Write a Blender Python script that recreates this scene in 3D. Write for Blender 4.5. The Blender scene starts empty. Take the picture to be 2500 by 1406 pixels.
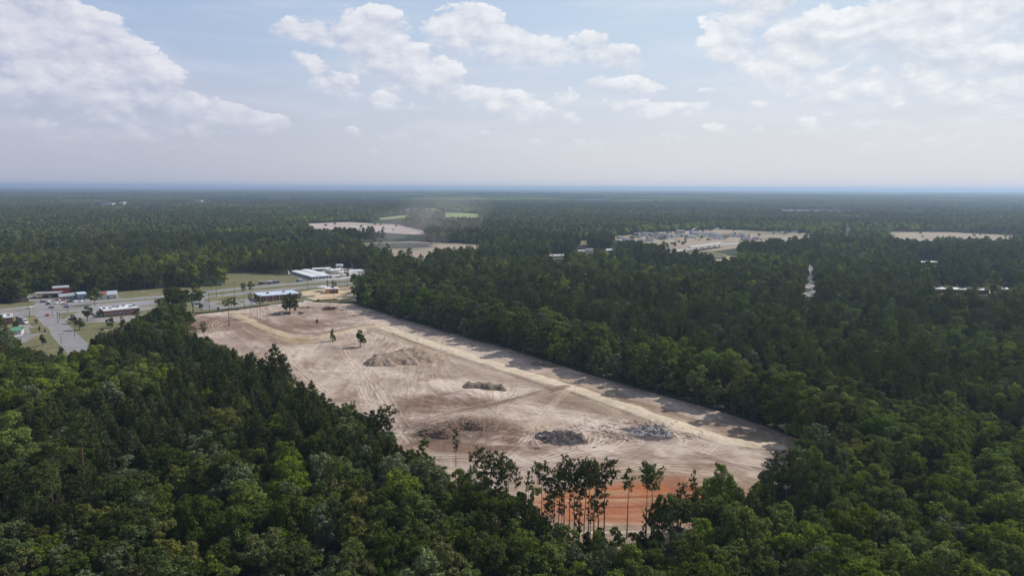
import bpy, bmesh, math, random
import numpy as np
from mathutils import Matrix, Vector, noise as mnoise

rng = np.random.default_rng(7)
random.seed(7)
scene = bpy.context.scene
COL = scene.collection

# ------------------------------------------------------------------ camera
CAM_H = 95.0
PITCH = math.radians(8.33)
ROLL = math.radians(0.25)
F = 2500 * 24 / 36.0
cam_data = bpy.data.cameras.new("camera")
cam_data.lens = 24
cam_data.sensor_width = 36
cam_data.clip_start = 0.5
cam_data.clip_end = 60000
cam = bpy.data.objects.new("camera", cam_data)
COL.objects.link(cam)
fw = Vector((0, math.cos(PITCH), -math.sin(PITCH)))
up0 = Vector((0, math.sin(PITCH), math.cos(PITCH)))
rt0 = Vector((1, 0, 0))
cr, sr = math.cos(ROLL), math.sin(ROLL)
rt = rt0 * cr + up0 * sr
up = up0 * cr - rt0 * sr
m = Matrix((rt, up, -fw)).transposed().to_4x4()
m.translation = Vector((0, 0, CAM_H))
cam.matrix_world = m
scene.camera = cam

# ------------------------------------------------------------------ sun and exposure
SUN_EL = math.radians(42)
SUN_AZ = math.radians(62)          # to the right of straight ahead
sun_dir = Vector((math.sin(SUN_AZ) * math.cos(SUN_EL), math.cos(SUN_AZ) * math.cos(SUN_EL), math.sin(SUN_EL)))
sl = bpy.data.lights.new("sun", 'SUN')
sl.energy = 4.3
sl.angle = math.radians(0.6)
sl.color = (1.0, 0.95, 0.88)
sun = bpy.data.objects.new("sun", sl)
COL.objects.link(sun)
sun.rotation_euler = sun_dir.to_track_quat('Z', 'Y').to_euler()
scene.view_settings.view_transform = 'Standard'
scene.view_settings.look = 'None'
scene.view_settings.exposure = 0.0
scene.view_settings.gamma = 1.0
scene.view_settings.use_curve_mapping = False
cy = scene.cycles
cy.max_bounces = 4
cy.diffuse_bounces = 2
cy.glossy_bounces = 1
cy.transmission_bounces = 2
cy.volume_bounces = 0
cy.transparent_max_bounces = 4
cy.use_denoising = True
cy.caustics_reflective = False
cy.caustics_refractive = False


class NT:
    """small helper for building node trees"""
    def __init__(self, tree):
        self.t = tree

    def n(self, kind, **kw):
        x = self.t.nodes.new(kind)
        for k, v in kw.items():
            setattr(x, k, v)
        return x

    def put(self, sock, v):
        if v is None:
            return
        if isinstance(v, bpy.types.NodeSocket):
            self.t.links.new(v, sock)
        elif isinstance(v, (tuple, list)) and sock.type == 'RGBA' and len(v) == 3:
            sock.default_value = (*v, 1)
        else:
            sock.default_value = v

    def math(self, op, a, b=None, c=None, clamp=False):
        x = self.n('ShaderNodeMath', operation=op, use_clamp=clamp)
        for i, v in enumerate((a, b, c)):
            if v is not None:
                self.put(x.inputs[i], v)
        return x.outputs[0]

    def mix(self, f, a, b, blend='MIX'):
        x = self.n('ShaderNodeMix', data_type='RGBA', blend_type=blend)
        x.clamp_factor = True
        self.put(x.inputs[0], f)
        self.put(x.inputs[6], a)
        self.put(x.inputs[7], b)
        return x.outputs[2]

    def remap(self, v, a, b, c=0.0, d=1.0, smooth=True):
        x = self.n('ShaderNodeMapRange', interpolation_type='SMOOTHSTEP' if smooth else 'LINEAR')
        self.put(x.inputs[0], v)
        for i, k in enumerate((a, b, c, d)):
            self.put(x.inputs[i + 1], k)
        return x.outputs[0]

    def noise(self, vec, scale, detail=4, rough=0.5, dist=0.0):
        x = self.n('ShaderNodeTexNoise')
        self.put(x.inputs['Vector'], vec)
        x.inputs['Scale'].default_value = scale
        x.inputs['Detail'].default_value = detail
        x.inputs['Roughness'].default_value = rough
        x.inputs['Distortion'].default_value = dist
        return x.outputs['Fac']


def px_dir(px, py):
    u = (px - 1250) / F
    v = (703 - py) / F
    return (rt * u + up * v + fw).normalized()


def px_azel(px, py):
    d = px_dir(px, py)
    return math.atan2(d.x, d.y), math.asin(d.z)


def G(px, py, z=0.0):
    """the ground point (at height z) that a sight line meets"""
    d = px_dir(px, py)
    t = (z - CAM_H) / d.z
    return d.x * t, d.y * t


# ------------------------------------------------------------------ sky
world = bpy.data.worlds.new("World")
scene.world = world
world.use_nodes = True
wt = world.node_tree
wt.nodes.clear()
W = NT(wt)
sky = W.n('ShaderNodeTexSky', sky_type='NISHITA')
sky.sun_disc = False
sky.sun_elevation = SUN_EL
sky.sun_rotation = SUN_AZ
sky.altitude = 100
sky.air_density = 1.0
sky.dust_density = 2.0
sky.ozone_density = 1.5


def cloud_group():
    g = bpy.data.node_groups.new("cloud_density", 'ShaderNodeTree')
    g.interface.new_socket("P", in_out='INPUT', socket_type='NodeSocketVector')
    g.interface.new_socket("D", in_out='OUTPUT', socket_type='NodeSocketFloat')
    K = NT(g)
    gi = K.n('NodeGroupInput').outputs[0]
    go = K.n('NodeGroupOutput')
    # billows: warp + fractal noise, finer towards the horizon
    st = K.n('ShaderNodeVectorMath', operation='MULTIPLY')
    K.put(st.inputs[0], gi)
    st.inputs[1].default_value = (1.0, 1.7, 1.0)
    p = st.outputs[0]
    f1 = K.noise(p, 9.0, 9, 0.56, 0.25)
    vo = K.n('ShaderNodeTexVoronoi', feature='SMOOTH_F1')
    vo.inputs['Scale'].default_value = 26
    vo.inputs['Smoothness'].default_value = 0.35
    vo.inputs['Detail'].default_value = 3
    vo.inputs['Roughness'].default_value = 0.55
    wrp = K.n('ShaderNodeTexNoise')
    K.put(wrp.inputs['Vector'], p)
    wrp.inputs['Scale'].default_value = 22
    wrp.inputs['Detail'].default_value = 3
    wv = K.n('ShaderNodeVectorMath', operation='MULTIPLY_ADD')
    K.put(wv.inputs[0], wrp.outputs['Color'])
    wv.inputs[1].default_value = (0.035, 0.035, 0.035)
    K.put(wv.inputs[2], p)
    K.put(vo.inputs['Vector'], wv.outputs[0])
    bil = K.math('SUBTRACT', 0.62, vo.outputs['Distance'])
    tex = K.math('ADD', K.math('MULTIPLY', K.math('SUBTRACT', f1, 0.5), 1.9), K.math('MULTIPLY', bil, 0.65))
    K.put(go.inputs[0], tex)
    return g


def bank_masks(K, a, e):
    # banks of cloud: centre x, centre y, half width, half height (photo px), tilt in degrees, weight
    banks = [
        (90, 120, 250, 105, 18, 1.0), (300, 165, 150, 45, 22, .85), (40, 20, 130, 60, 10, .9),
        (60, 300, 170, 60, 10, .45), (470, 258, 170, 34, 14, .85), (620, 295, 120, 24, 10, .8), (200, 225, 210, 45, 8, .8), (330, 290, 260, 40, 6, .5),
        (800, 85, 120, 32, 6, .8), (905, 75, 85, 45, 0, .85), (960, 150, 150, 62, 22, .9), (1080, 190, 80, 45, 25, .75),
        (770, 165, 50, 28, 30, .7), (840, 210, 90, 30, 20, .75), (930, 245, 130, 22, 12, .6),
        (1150, 75, 100, 55, 0, .95), (1240, 110, 120, 42, 10, .95), (1340, 125, 60, 35, 5, .85),
        (1430, 120, 50, 38, 5, .85), (1510, 140, 60, 27, 12, .85),
        (1210, 238, 120, 32, 10, .68), (1375, 240, 45, 28, 0, .7), (1300, 272, 180, 34, 5, .55),
        (1460, 205, 42, 20, 0, .65), (1550, 215, 75, 24, 4, .7), (1540, 262, 120, 26, 6, .65),
        (1780, 80, 70, 75, -30, .9), (1830, 20, 110, 55, 0, .9), (1890, 175, 60, 22, 6, .75),
        (2050, 90, 220, 60, -3, .8), (2300, 60, 260, 80, -3, .85), (2450, 30, 160, 60, -4, .9), (2380, 150, 200, 38, 4, .85),
        (2150, 190, 260, 60, -2, .6), (2380, 230, 180, 45, -4, .6), (1710, 265, 60, 16, 0, .55),
        (1790, 262, 90, 22, 4, .55), (2250, 290, 260, 30, -3, .45), (1740, 222, 30, 8, 0, .5), (350, 330, 420, 26, 3, .28), (1000, 330, 380, 22, 2, .28), (1700, 330, 420, 24, -2, .3), (2350, 340, 300, 26, -2, .3), (1960, 150, 160, 50, -3, .6), (20, 190, 200, 60, 8, .7),
    ]
    M = None
    tone = None
    for (bx, by, rx, ry, tilt, w) in banks:
        ba, be = px_azel(bx, by)
        rx_, ry_ = rx / F, ry / F
        t = math.radians(-tilt)
        da = K.math('SUBTRACT', a, ba)
        de = K.math('SUBTRACT', e, be)
        ru = K.math('MULTIPLY_ADD', da, math.cos(t) / rx_, K.math('MULTIPLY', de, math.sin(t) / rx_))
        rv = K.math('MULTIPLY_ADD', da, -math.sin(t) / ry_, K.math('MULTIPLY', de, math.cos(t) / ry_))
        q = K.math('MULTIPLY_ADD', ru, ru, K.math('MULTIPLY', rv, rv))
        s = K.math('MULTIPLY_ADD', q, -0.72 * w, 1.2 * w)
        if M is None:
            M, tone = s, rv
        else:
            k = K.math('MULTIPLY_ADD', K.math('SUBTRACT', s, M), 2.5, 0.5, clamp=True)
            tone = K.math('ADD', tone, K.math('MULTIPLY', k, K.math('SUBTRACT', rv, tone)))
            M = K.math('SMOOTH_MAX', M, s, 0.2)
    return K.math('MAXIMUM', M, -0.6), tone


cg = cloud_group()
tc = W.n('ShaderNodeTexCoord')
sx = W.n('ShaderNodeSeparateXYZ')
W.put(sx.inputs[0], tc.outputs['Generated'])
az = W.math('ARCTAN2', sx.outputs[0], sx.outputs[1])
el = W.math('ARCSINE', sx.outputs[2])


def at_offset(da, de):
    c = W.n('ShaderNodeCombineXYZ')
    W.put(c.inputs[0], W.math('ADD', az, da))
    W.put(c.inputs[1], W.math('ADD', el, de))
    g = W.n('ShaderNodeGroup')
    g.node_tree = cg
    W.put(g.inputs[0], c.outputs[0])
    return g.outputs


t0 = at_offset(0, 0)[0]
t1 = at_offset(0.006, 0.010)[0]
t2 = at_offset(0.012, 0.030)[0]
M_, tone = bank_masks(W, az, el)
D_ = W.math('ADD', M_, t0)
soft = W.remap(tone, -0.8, 0.6, 1.0, 0.20)      # crisp tops, bases melting into the haze
alpha = W.remap(D_, W.math('SUBTRACT', 0.16, W.math('MULTIPLY', soft, 0.35)), W.math('ADD', 0.16, W.math('MULTIPLY', soft, 0.65)))
edge = W.math('SUBTRACT', t0, t1)
wide = W.math('SUBTRACT', t0, t2)
lit = W.math('MULTIPLY_ADD', edge, 0.75, W.math('MULTIPLY', wide, 0.35))
lit = W.math('ADD', lit, W.math('MULTIPLY_ADD', tone, 0.26, 0.50), clamp=True)
S = 0.10                      # world strength
elc = W.math('MAXIMUM', el, 0.0)
# the haze of the lower sky: pale lavender on the left, brighter towards the sun on the right
side = W.remap(az, -0.68, 0.30)
veil = W.mix(side, (5.1, 5.3, 6.5), (7.4, 7.5, 7.9))
veil_hi = W.mix(side, (4.1, 5.3, 7.5), (6.0, 7.2, 8.7))
veil = W.mix(W.remap(elc, 0.02, 0.24), veil, veil_hi)
base = W.mix(W.remap(elc, 0.15, 0.7, 0.9, 0.25), sky.outputs[0], veil)
c_lit = W.mix(side, (8.0, 8.0, 8.6), (9.3, 9.4, 9.6))
c_dark = W.mix(side, (4.9, 5.2, 6.7), (6.3, 6.8, 7.7))
cloud = W.mix(lit, c_dark, c_lit)
# clouds near the horizon drown in the haze
sink = W.remap(elc, 0.015, 0.14, 0.12, 1.0)
vc = W.n('ShaderNodeCombineXYZ')
W.put(vc.inputs[0], W.math('MULTIPLY', az, 1.4)); W.put(vc.inputs[1], W.math('MULTIPLY', el, 9.0))
vn = W.noise(vc.outputs[0], 2.6, 6, 0.6, 0.4)
thin = W.math('MULTIPLY', W.remap(vn, 0.42, 0.68, 0, 0.2), W.remap(elc, 0.03, 0.09))
base_v = W.mix(thin, base, c_lit)
skyc = W.mix(W.math('MULTIPLY', W.math('MULTIPLY', alpha, sink), 0.9), base_v, cloud)
bg = W.n('ShaderNodeBackground')
W.put(bg.inputs[0], skyc)
bg.inputs[1].default_value = S
# the rest of the sky carries the same broken cloud, less finely drawn
cc_ = W.n('ShaderNodeCombineXYZ')
W.put(cc_.inputs[0], az); W.put(cc_.inputs[1], W.math('MULTIPLY', el, 1.7))
gen = W.noise(cc_.outputs[0], 3.0, 4, 0.55)
oc = W.mix(W.remap(gen, 0.35, 0.7), c_lit, c_dark)
bg2 = W.n('ShaderNodeBackground')
W.put(bg2.inputs[0], W.mix(W.remap(gen, 0.5, 0.62, 0, 0.9), base, oc))
bg2.inputs[1].default_value = S
inview = W.math('MULTIPLY', W.math('LESS_THAN', W.math('ABSOLUTE', az), 0.74), W.math('MULTIPLY', W.math('LESS_THAN', el, 0.30), W.math('GREATER_THAN', el, -0.02)))
ms = W.n('ShaderNodeMixShader')
W.put(ms.inputs[0], inview)
wt.links.new(bg2.outputs[0], ms.inputs[1])
wt.links.new(bg.outputs[0], ms.inputs[2])
wo = W.n('ShaderNodeOutputWorld')
wt.links.new(ms.outputs[0], wo.inputs[0])
world.cycles.sampling_method = 'MANUAL'
world.cycles.sample_map_resolution = 256

# ------------------------------------------------------------------ helpers for objects
def tag(o, label=None, cat=None, group=None, kind=None):
    if label: o['label'] = label
    if cat: o['category'] = cat
    if group: o['group'] = group
    if kind: o['kind'] = kind
    return o


def obj(name, me, mat=None, parent=None, loc=None):
    o = bpy.data.objects.new(name, me)
    COL.objects.link(o)
    if mat is not None and me is not None and not me.materials:
        me.materials.append(mat)
    if parent is not None: o.parent = parent
    if loc is not None: o.location = loc
    return o


def empty(name, loc, rz=0.0):
    o = bpy.data.objects.new(name, None)
    COL.objects.link(o)
    o.location = loc
    o.rotation_euler = (0, 0, rz)
    o.empty_display_size = 0.3
    return o


def mesh_np(name, V, Q):
    """mesh from vertex array and an (n,k) face array"""
    me = bpy.data.meshes.new(name)
    V = np.asarray(V, dtype=np.float32)
    Q = np.asarray(Q, dtype=np.int32)
    n, k = Q.shape
    me.vertices.add(len(V))
    me.vertices.foreach_set('co', V.ravel())
    me.loops.add(n * k)
    me.loops.foreach_set('vertex_index', Q.ravel())
    me.polygons.add(n)
    me.polygons.foreach_set('loop_start', np.arange(0, n * k, k, dtype=np.int32))
    me.polygons.foreach_set('loop_total', np.full(n, k, dtype=np.int32))
    me.update(calc_edges=True)
    return me


class MB:
    """collects simple solids into one mesh"""
    def __init__(self):
        self.v = []; self.f = []

    def add(self, vs, fs):
        n = len(self.v)
        self.v += [tuple(p) for p in vs]
        self.f += [tuple(i + n for i in q) for q in fs]
        return self

    def box(self, x0, y0, z0, x1, y1, z1):
        vs = [(x, y, z) for z in (z0, z1) for (x, y) in ((x0, y0), (x1, y0), (x1, y1), (x0, y1))]
        return self.add(vs, [(0, 3, 2, 1), (4, 5, 6, 7), (0, 1, 5, 4), (1, 2, 6, 5), (2, 3, 7, 6), (3, 0, 4, 7)])

    def tube(self, pts, rad, seg=6):
        rings = []
        for i, p in enumerate(pts):
            p = Vector(p)
            q = Vector(pts[min(i + 1, len(pts) - 1)]) - Vector(pts[max(i - 1, 0)])
            q.normalize()
            a = q.orthogonal().normalized()
            b = q.cross(a)
            r = rad[i] if isinstance(rad, (list, tuple)) else rad
            rings.append([p + a * (r * math.cos(t)) + b * (r * math.sin(t)) for t in [2 * math.pi * k / seg for k in range(seg)]])
        vs = [v for R_ in rings for v in R_]
        fs = []
        for i in range(len(pts) - 1):
            for k in range(seg):
                fs.append((i * seg + k, i * seg + (k + 1) % seg, (i + 1) * seg + (k + 1) % seg, (i + 1) * seg + k))
        fs.append(tuple(range(seg))[::-1])
        fs.append(tuple((len(pts) - 1) * seg + k for k in range(seg)))
        return self.add(vs, fs)

    def mesh(self, name):
        me = bpy.data.meshes.new(name)
        me.from_pydata(self.v, [], self.f)
        me.update()
        return me

    def build(self, name, mat, parent=None, loc=None):
        return obj(name, self.mesh(name), mat, parent, loc)


def poly_mask(X, Y, poly):
    inside = np.zeros(X.shape, bool)
    n = len(poly)
    j = n - 1
    for i in range(n):
        xi, yi = poly[i]; xj, yj = poly[j]
        c = ((yi > Y) != (yj > Y)) & (X < (xj - xi) * (Y - yi) / ((yj - yi) + 1e-12) + xi)
        inside ^= c
        j = i
    return inside


def seg_dist(X, Y, line):
    d = np.full(X.shape, 1e9)
    for (ax, ay), (bx, by) in zip(line[:-1], line[1:]):
        dx, dy = bx - ax, by - ay
        t = np.clip(((X - ax) * dx + (Y - ay) * dy) / (dx * dx + dy * dy + 1e-9), 0, 1)
        d = np.minimum(d, np.hypot(X - ax - t * dx, Y - ay - t * dy))
    return d


def gp(pts, z=0.0):
    return [G(px, py, z) for px, py in pts]


def vnoise(X, Y, scale, seed=0):
    """smooth value noise on arrays"""
    x = X / scale; y = Y / scale
    xi = np.floor(x).astype(np.int64); yi = np.floor(y).astype(np.int64)
    fx = x - xi; fy = y - yi
    fx = fx * fx * (3 - 2 * fx); fy = fy * fy * (3 - 2 * fy)

    def h(a, b):
        n = (a * 374761393 + b * 668265263 + seed * 1442695041) & 0x7fffffff
        n = ((n ^ (n >> 13)) * 1274126177) & 0x7fffffff
        return ((n ^ (n >> 16)) & 0xffff) / 65535.0
    return (h(xi, yi) * (1 - fx) + h(xi + 1, yi) * fx) * (1 - fy) + (h(xi, yi + 1) * (1 - fx) + h(xi + 1, yi + 1) * fx) * fy


def fbm(X, Y, scale, oct=4, seed=0):
    s = 0; a = 0.5; t = 0
    for k in range(oct):
        s = s + a * vnoise(X, Y, scale / 2 ** k, seed + k * 17); t += a; a *= 0.55
    return s / t


# ------------------------------------------------------------------ materials
def mat_new(name):
    mt = bpy.data.materials.new(name)
    mt.use_nodes = True
    mt.node_tree.nodes.clear()
    return mt, NT(mt.node_tree)


def surf(N, mt, color, rough=0.9, bump=None, bdist=0.1, bstr=0.5, metallic=0.0, spec=0.2):
    b = N.n('ShaderNodeBsdfPrincipled')
    N.put(b.inputs['Base Color'], color)
    N.put(b.inputs['Roughness'], rough)
    b.inputs['Metallic'].default_value = metallic
    b.inputs['Specular IOR Level'].default_value = spec
    if bump is not None:
        bp = N.n('ShaderNodeBump')
        bp.inputs['Distance'].default_value = bdist
        bp.inputs['Strength'].default_value = bstr
        N.put(bp.inputs['Height'], bump)
        N.put(b.inputs['Normal'], bp.outputs[0])
    o = N.n('ShaderNodeOutputMaterial')
    mt.node_tree.links.new(b.outputs[0], o.inputs[0])
    return b


def plain(name, col, rough=0.7, metallic=0.0, var=0.12, scale=1.5, spec=0.3):
    """colour with patchy wear from position noise"""
    mt, N = mat_new(name)
    g = N.n('ShaderNodeNewGeometry').outputs['Position']
    f = N.noise(g, scale, 5, 0.6)
    lo = tuple(c * (1 - 2.2 * var) for c in col)
    hi = tuple(min(1, c * (1 + 1.6 * var)) for c in col)
    surf(N, mt, N.mix(N.remap(f, 0.3, 0.7), lo, hi), rough, metallic=metallic, spec=spec)
    return mt


def leaf_mat(name, cols, trans=0.3, gloss=0.0, var=0.35):
    """foliage: colour varies from leaf clump to leaf clump, tree to tree and stand to stand"""
    mt, N = mat_new(name)
    geo = N.n('ShaderNodeNewGeometry')
    oi = N.n('ShaderNodeObjectInfo')
    r1 = oi.outputs['Random']
    r2 = N.math('FRACT', N.math('MULTIPLY', r1, 17.31))
    c = N.mix(r1, cols[0], cols[1])
    c = N.mix(N.remap(r2, 0.62, 1.0, 0, 0.9, False), c, cols[2])
    big = N.noise(geo.outputs['Position'], 0.006, 2, 0.5)
    c = N.mix(N.remap(big, 0.4, 0.62, 0, 0.35), c, cols[3])
    isl = geo.outputs['Random Per Island']
    val = N.math('MULTIPLY', N.remap(isl, 0, 1, 1 - var, 1 + var, False), N.remap(N.math('FRACT', N.math('MULTIPLY', r1, 91.7)), 0, 1, 0.62, 1.42, False))
    hs = N.n('ShaderNodeHueSaturation')
    N.put(hs.inputs['Color'], c)
    N.put(hs.inputs['Value'], val)
    N.put(hs.inputs['Hue'], N.remap(N.math('FRACT', N.math('MULTIPLY', r1, 43.1)), 0, 1, .468, .505, False))
    N.put(hs.inputs['Saturation'], N.remap(N.math('FRACT', N.math('MULTIPLY', r1, 7.7)), 0, 1, .85, 1.12, False))
    d = N.n('ShaderNodeBsdfDiffuse')
    N.put(d.inputs['Color'], hs.outputs[0])
    t = N.n('ShaderNodeBsdfTranslucent')
    tcol = N.mix(0.5, hs.outputs[0], (0.16, 0.22, 0.02))
    N.put(t.inputs['Color'], tcol)
    mx = N.n('ShaderNodeMixShader')
    mx.inputs[0].default_value = trans
    L = mt.node_tree.links
    L.new(d.outputs[0], mx.inputs[1]); L.new(t.outputs[0], mx.inputs[2])
    out = mx.outputs[0]
    if gloss:
        gl = N.n('ShaderNodeBsdfGlossy')
        gl.inputs['Roughness'].default_value = 0.45
        gl.inputs['Color'].default_value = (0.8, 0.85, 0.85, 1)
        m2 = N.n('ShaderNodeMixShader')
        m2.inputs[0].default_value = gloss
        L.new(out, m2.inputs[1]); L.new(gl.outputs[0], m2.inputs[2])
        out = m2.outputs[0]
    o = N.n('ShaderNodeOutputMaterial')
    L.new(out, o.inputs[0])
    return mt


LEAF = {
    'dark green': leaf_mat("leaves_dark", [(0.067, 0.092, 0.026), (0.079, 0.110, 0.028), (0.092, 0.133, 0.031), (0.059, 0.082, 0.026)], .22),
    'mid green': leaf_mat("leaves_mid", [(.078, .106, .030), (.094, .124, .034), (.108, .142, .036), (.072, .098, .032)], .26),
    'bright green': leaf_mat("leaves_bright", [(.115, .165, .034), (.138, .188, .038), (.158, .210, .040), (.100, .142, .036)], .30),
    'grey green': leaf_mat("leaves_grey", [(0.109, 0.138, 0.067), (0.128, 0.154, 0.074), (0.102, 0.134, 0.058), (0.090, 0.118, 0.054)], .20, 0.01),
    'olive': leaf_mat("leaves_olive", [(0.108, 0.120, 0.036), (0.118, 0.128, 0.046), (0.133, 0.143, 0.044), (0.090, 0.108, 0.033)], .25),
    'pine dark': leaf_mat("needles_dark", [(0.054, 0.069, 0.024), (0.067, 0.079, 0.029), (0.074, 0.090, 0.029), (0.054, 0.067, 0.028)], .15),
    'pine green': leaf_mat("needles_green", [(0.077, 0.102, 0.031), (0.092, 0.110, 0.036), (0.100, 0.123, 0.036), (0.072, 0.092, 0.033)], .2),
}
# mixed stands far off: one material whose trees range over all these greens
LEAF['stand'] = leaf_mat("leaves_stand", [(0.089, 0.116, 0.029), (0.130, 0.163, 0.038), (0.155, 0.195, 0.042), (0.084, 0.109, 0.034)], .28, 0.0, 0.16)
LEAF['bright stand'] = leaf_mat("leaves_bright_stand", [(0.155, 0.206, 0.032), (0.205, 0.266, 0.038), (0.248, 0.307, 0.042), (0.136, 0.183, 0.036)], .32, 0.0, 0.16)
LEAF['dark stand'] = leaf_mat("leaves_dark_stand", [(0.067, 0.085, 0.027), (0.087, 0.109, 0.032), (0.099, 0.124, 0.036), (0.062, 0.080, 0.029)], .22, 0.0, 0.16)
LEAF['pine stand'] = leaf_mat("needles_stand", [(0.084, 0.099, 0.032), (0.117, 0.130, 0.040), (0.118, 0.132, 0.044), (0.074, 0.090, 0.036)], .2, 0.0, 0.16)
BARK = plain("bark", (.11, .085, .068), .95, var=.2, scale=3)
BARK_P = plain("pine_bark", (.16, .105, .08), .95, var=.2, scale=3)


# ------------------------------------------------------------------ ground
def hill(x, y):
    r = np.hypot(x, y)
    s = np.clip((r - 3200) / 5000, 0, 1)
    s = s * s * (3 - 2 * s)
    return s * (16 * (fbm(x, y, 3800, 3, 5) - 0.35) + 12 * fbm(x, y, 1500, 2, 9)) * 1.6


def ground_sheet():
    rr = np.concatenate([[0.0], np.geomspace(60, 32000, 90)])
    nseg = 256
    th = np.linspace(0, 2 * np.pi, nseg, endpoint=False)
    V = [(0, 0, 0)]
    for r in rr[1:]:
        x = r * np.sin(th); y = r * np.cos(th)
        z = hill(x, y)
        V += list(zip(x, y, np.maximum(z, 0)))
    fs = [(0, 1 + (k + 1) % nseg, 1 + k) for k in range(nseg)]
    q = []
    for i in range(len(rr) - 2):
        a = 1 + i * nseg; b = a + nseg
        for k in range(nseg):
            q.append((a + k, a + (k + 1) % nseg, b + (k + 1) % nseg, b + k))
    me = bpy.data.meshes.new("ground")
    me.from_pydata(V, [], fs + q)
    me.update()
    for p in me.polygons: p.use_smooth = True
    me.flip_normals() if me.polygons[10].normal.z < 0 else None
    mt, N = mat_new("forest_floor")
    g = N.n('ShaderNodeNewGeometry').outputs['Position']
    c = N.mix(N.remap(N.noise(g, 0.5, 6, .6), .35, .65), (.022, .024, .014), (.06, .055, .032))
    c = N.mix(N.remap(N.noise(g, 0.004, 3, .5), .45, .6), c, (.030, .045, .020))
    surf(N, mt, c, 1.0, N.noise(g, 1.2, 5), .3, .6)
    return tag(obj("ground", me, mt), kind='structure', label='dark leaf-littered ground under the woods')


ground_sheet()

# ------------------------------------------------------------------ the cleared field
FENCE_R = gp([(862, 741), (930, 762), (1000, 784), (1120, 817), (1240, 850), (1400, 902), (1600, 960), (1760, 1004), (1870, 1040), (1960, 1075)])
FIELD = gp([(448, 800), (462, 782), (480, 768), (560, 759), (690, 742), (745, 737)]) + [FENCE_R[0]] + FENCE_R[1:] + \
    gp([(1975, 1120), (1930, 1190), (1870, 1225), (1800, 1262), (1700, 1300), (1640, 1345), (1500, 1350), (1420, 1350), (1250, 1300), (1160, 1240), (1090, 1170),
        (1000, 1112), (870, 1042), (735, 966), (600, 882), (500, 835)])
FA = np.array(FIELD)
GX0, GY0 = FA.min(0) - 4
GX1, GY1 = FA.max(0) + 4
RS = 0.42
gx = np.arange(GX0, GX1, RS); gy = np.arange(GY0, GY1, RS)
FXX, FYY = np.meshgrid(gx, gy)
NYF, NXF = FXX.shape


def blur(A, r):
    """separable box blur, r cells, twice"""
    for _ in range(2):
        for ax in (0, 1):
            P_ = np.pad(A, [(r, r) if i == ax else (0, 0) for i in (0, 1)], mode='edge')
            c = np.cumsum(P_, axis=ax)
            c = np.insert(c, 0, 0, axis=ax)
            n = A.shape[ax]
            k = 2 * r + 1
            A = (np.take(c, np.arange(k, k + n), axis=ax) - np.take(c, np.arange(0, n), axis=ax)) / k
    return A


def splat(A, x, y, w):
    fx = (x - GX0) / RS; fy = (y - GY0) / RS
    ix = np.floor(fx).astype(int); iy = np.floor(fy).astype(int)
    ok = (ix >= 0) & (iy >= 0) & (ix < NXF - 1) & (iy < NYF - 1)
    ix, iy, fx, fy = ix[ok], iy[ok], fx[ok], fy[ok]
    w = (w if np.isscalar(w) else w[ok])
    tx, ty = fx - ix, fy - iy
    for (dx, dy, ww) in ((0, 0, (1 - tx) * (1 - ty)), (1, 0, tx * (1 - ty)), (0, 1, (1 - tx) * ty), (1, 1, tx * ty)):
        np.add.at(A, (iy + dy, ix + dx), ww * w)


def smooth_line(pts, step=0.3):
    """Catmull-Rom through points, evenly stepped"""
    P_ = [np.array(p, float) for p in pts]
    P_ = [2 * P_[0] - P_[1]] + P_ + [2 * P_[-1] - P_[-2]]
    out = []
    for i in range(1, len(P_) - 2):
        a, b, c, d = P_[i - 1:i + 3]
        n = max(2, int(np.linalg.norm(c - b) / step))
        t = np.linspace(0, 1, n, endpoint=False)[:, None]
        out.append(0.5 * ((2 * b) + (-a + c) * t + (2 * a - 5 * b + 4 * c - d) * t ** 2 + (-a + 3 * b - 3 * c + d) * t ** 3))
    return np.concatenate(out)


def offset_line(L, off):
    t = np.gradient(L, axis=0)
    t /= np.linalg.norm(t, axis=1)[:, None] + 1e-9
    return L + np.stack([-t[:, 1], t[:, 0]], 1) * off


def cover_line(pts, width, soft=1.0):
    """mask of a band along a curve"""
    L = smooth_line(pts, 1.5)
    step = 4
    sx_ = slice(0, None, step)
    d = seg_dist(FXX[::step, ::step], FYY[::step, ::step], [tuple(p) for p in L[::3]] + [tuple(L[-1])])
    # back to full size by linear interpolation
    yi = np.arange(NYF) / step; xi = np.arange(NXF) / step
    y0 = np.clip(yi.astype(int), 0, d.shape[0] - 2); x0 = np.clip(xi.astype(int), 0, d.shape[1] - 2)
    ty = (yi - y0)[:, None]; tx = (xi - x0)[None, :]
    d = (d[y0][:, x0] * (1 - ty) * (1 - tx) + d[y0 + 1][:, x0] * ty * (1 - tx) + d[y0][:, x0 + 1] * (1 - ty) * tx + d[y0 + 1][:, x0 + 1] * ty * tx)
    wob = (fbm(FXX, FYY, 7, 3, int(width * 10) % 97) - .5) * 2.2 * soft
    return np.clip((width / 2 + wob - d) / (0.8 * soft) + 0.5, 0, 1)


def area(pts, soft=6, wob=5):
    X = FXX + (fbm(FXX, FYY, 14, 3, 3) - .5) * wob * 2
    Y = FYY + (fbm(FXX, FYY, 14, 3, 8) - .5) * wob * 2
    return blur(poly_mask(X, Y, gp(pts)).astype(float), max(1, int(soft / RS / 2)))


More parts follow.
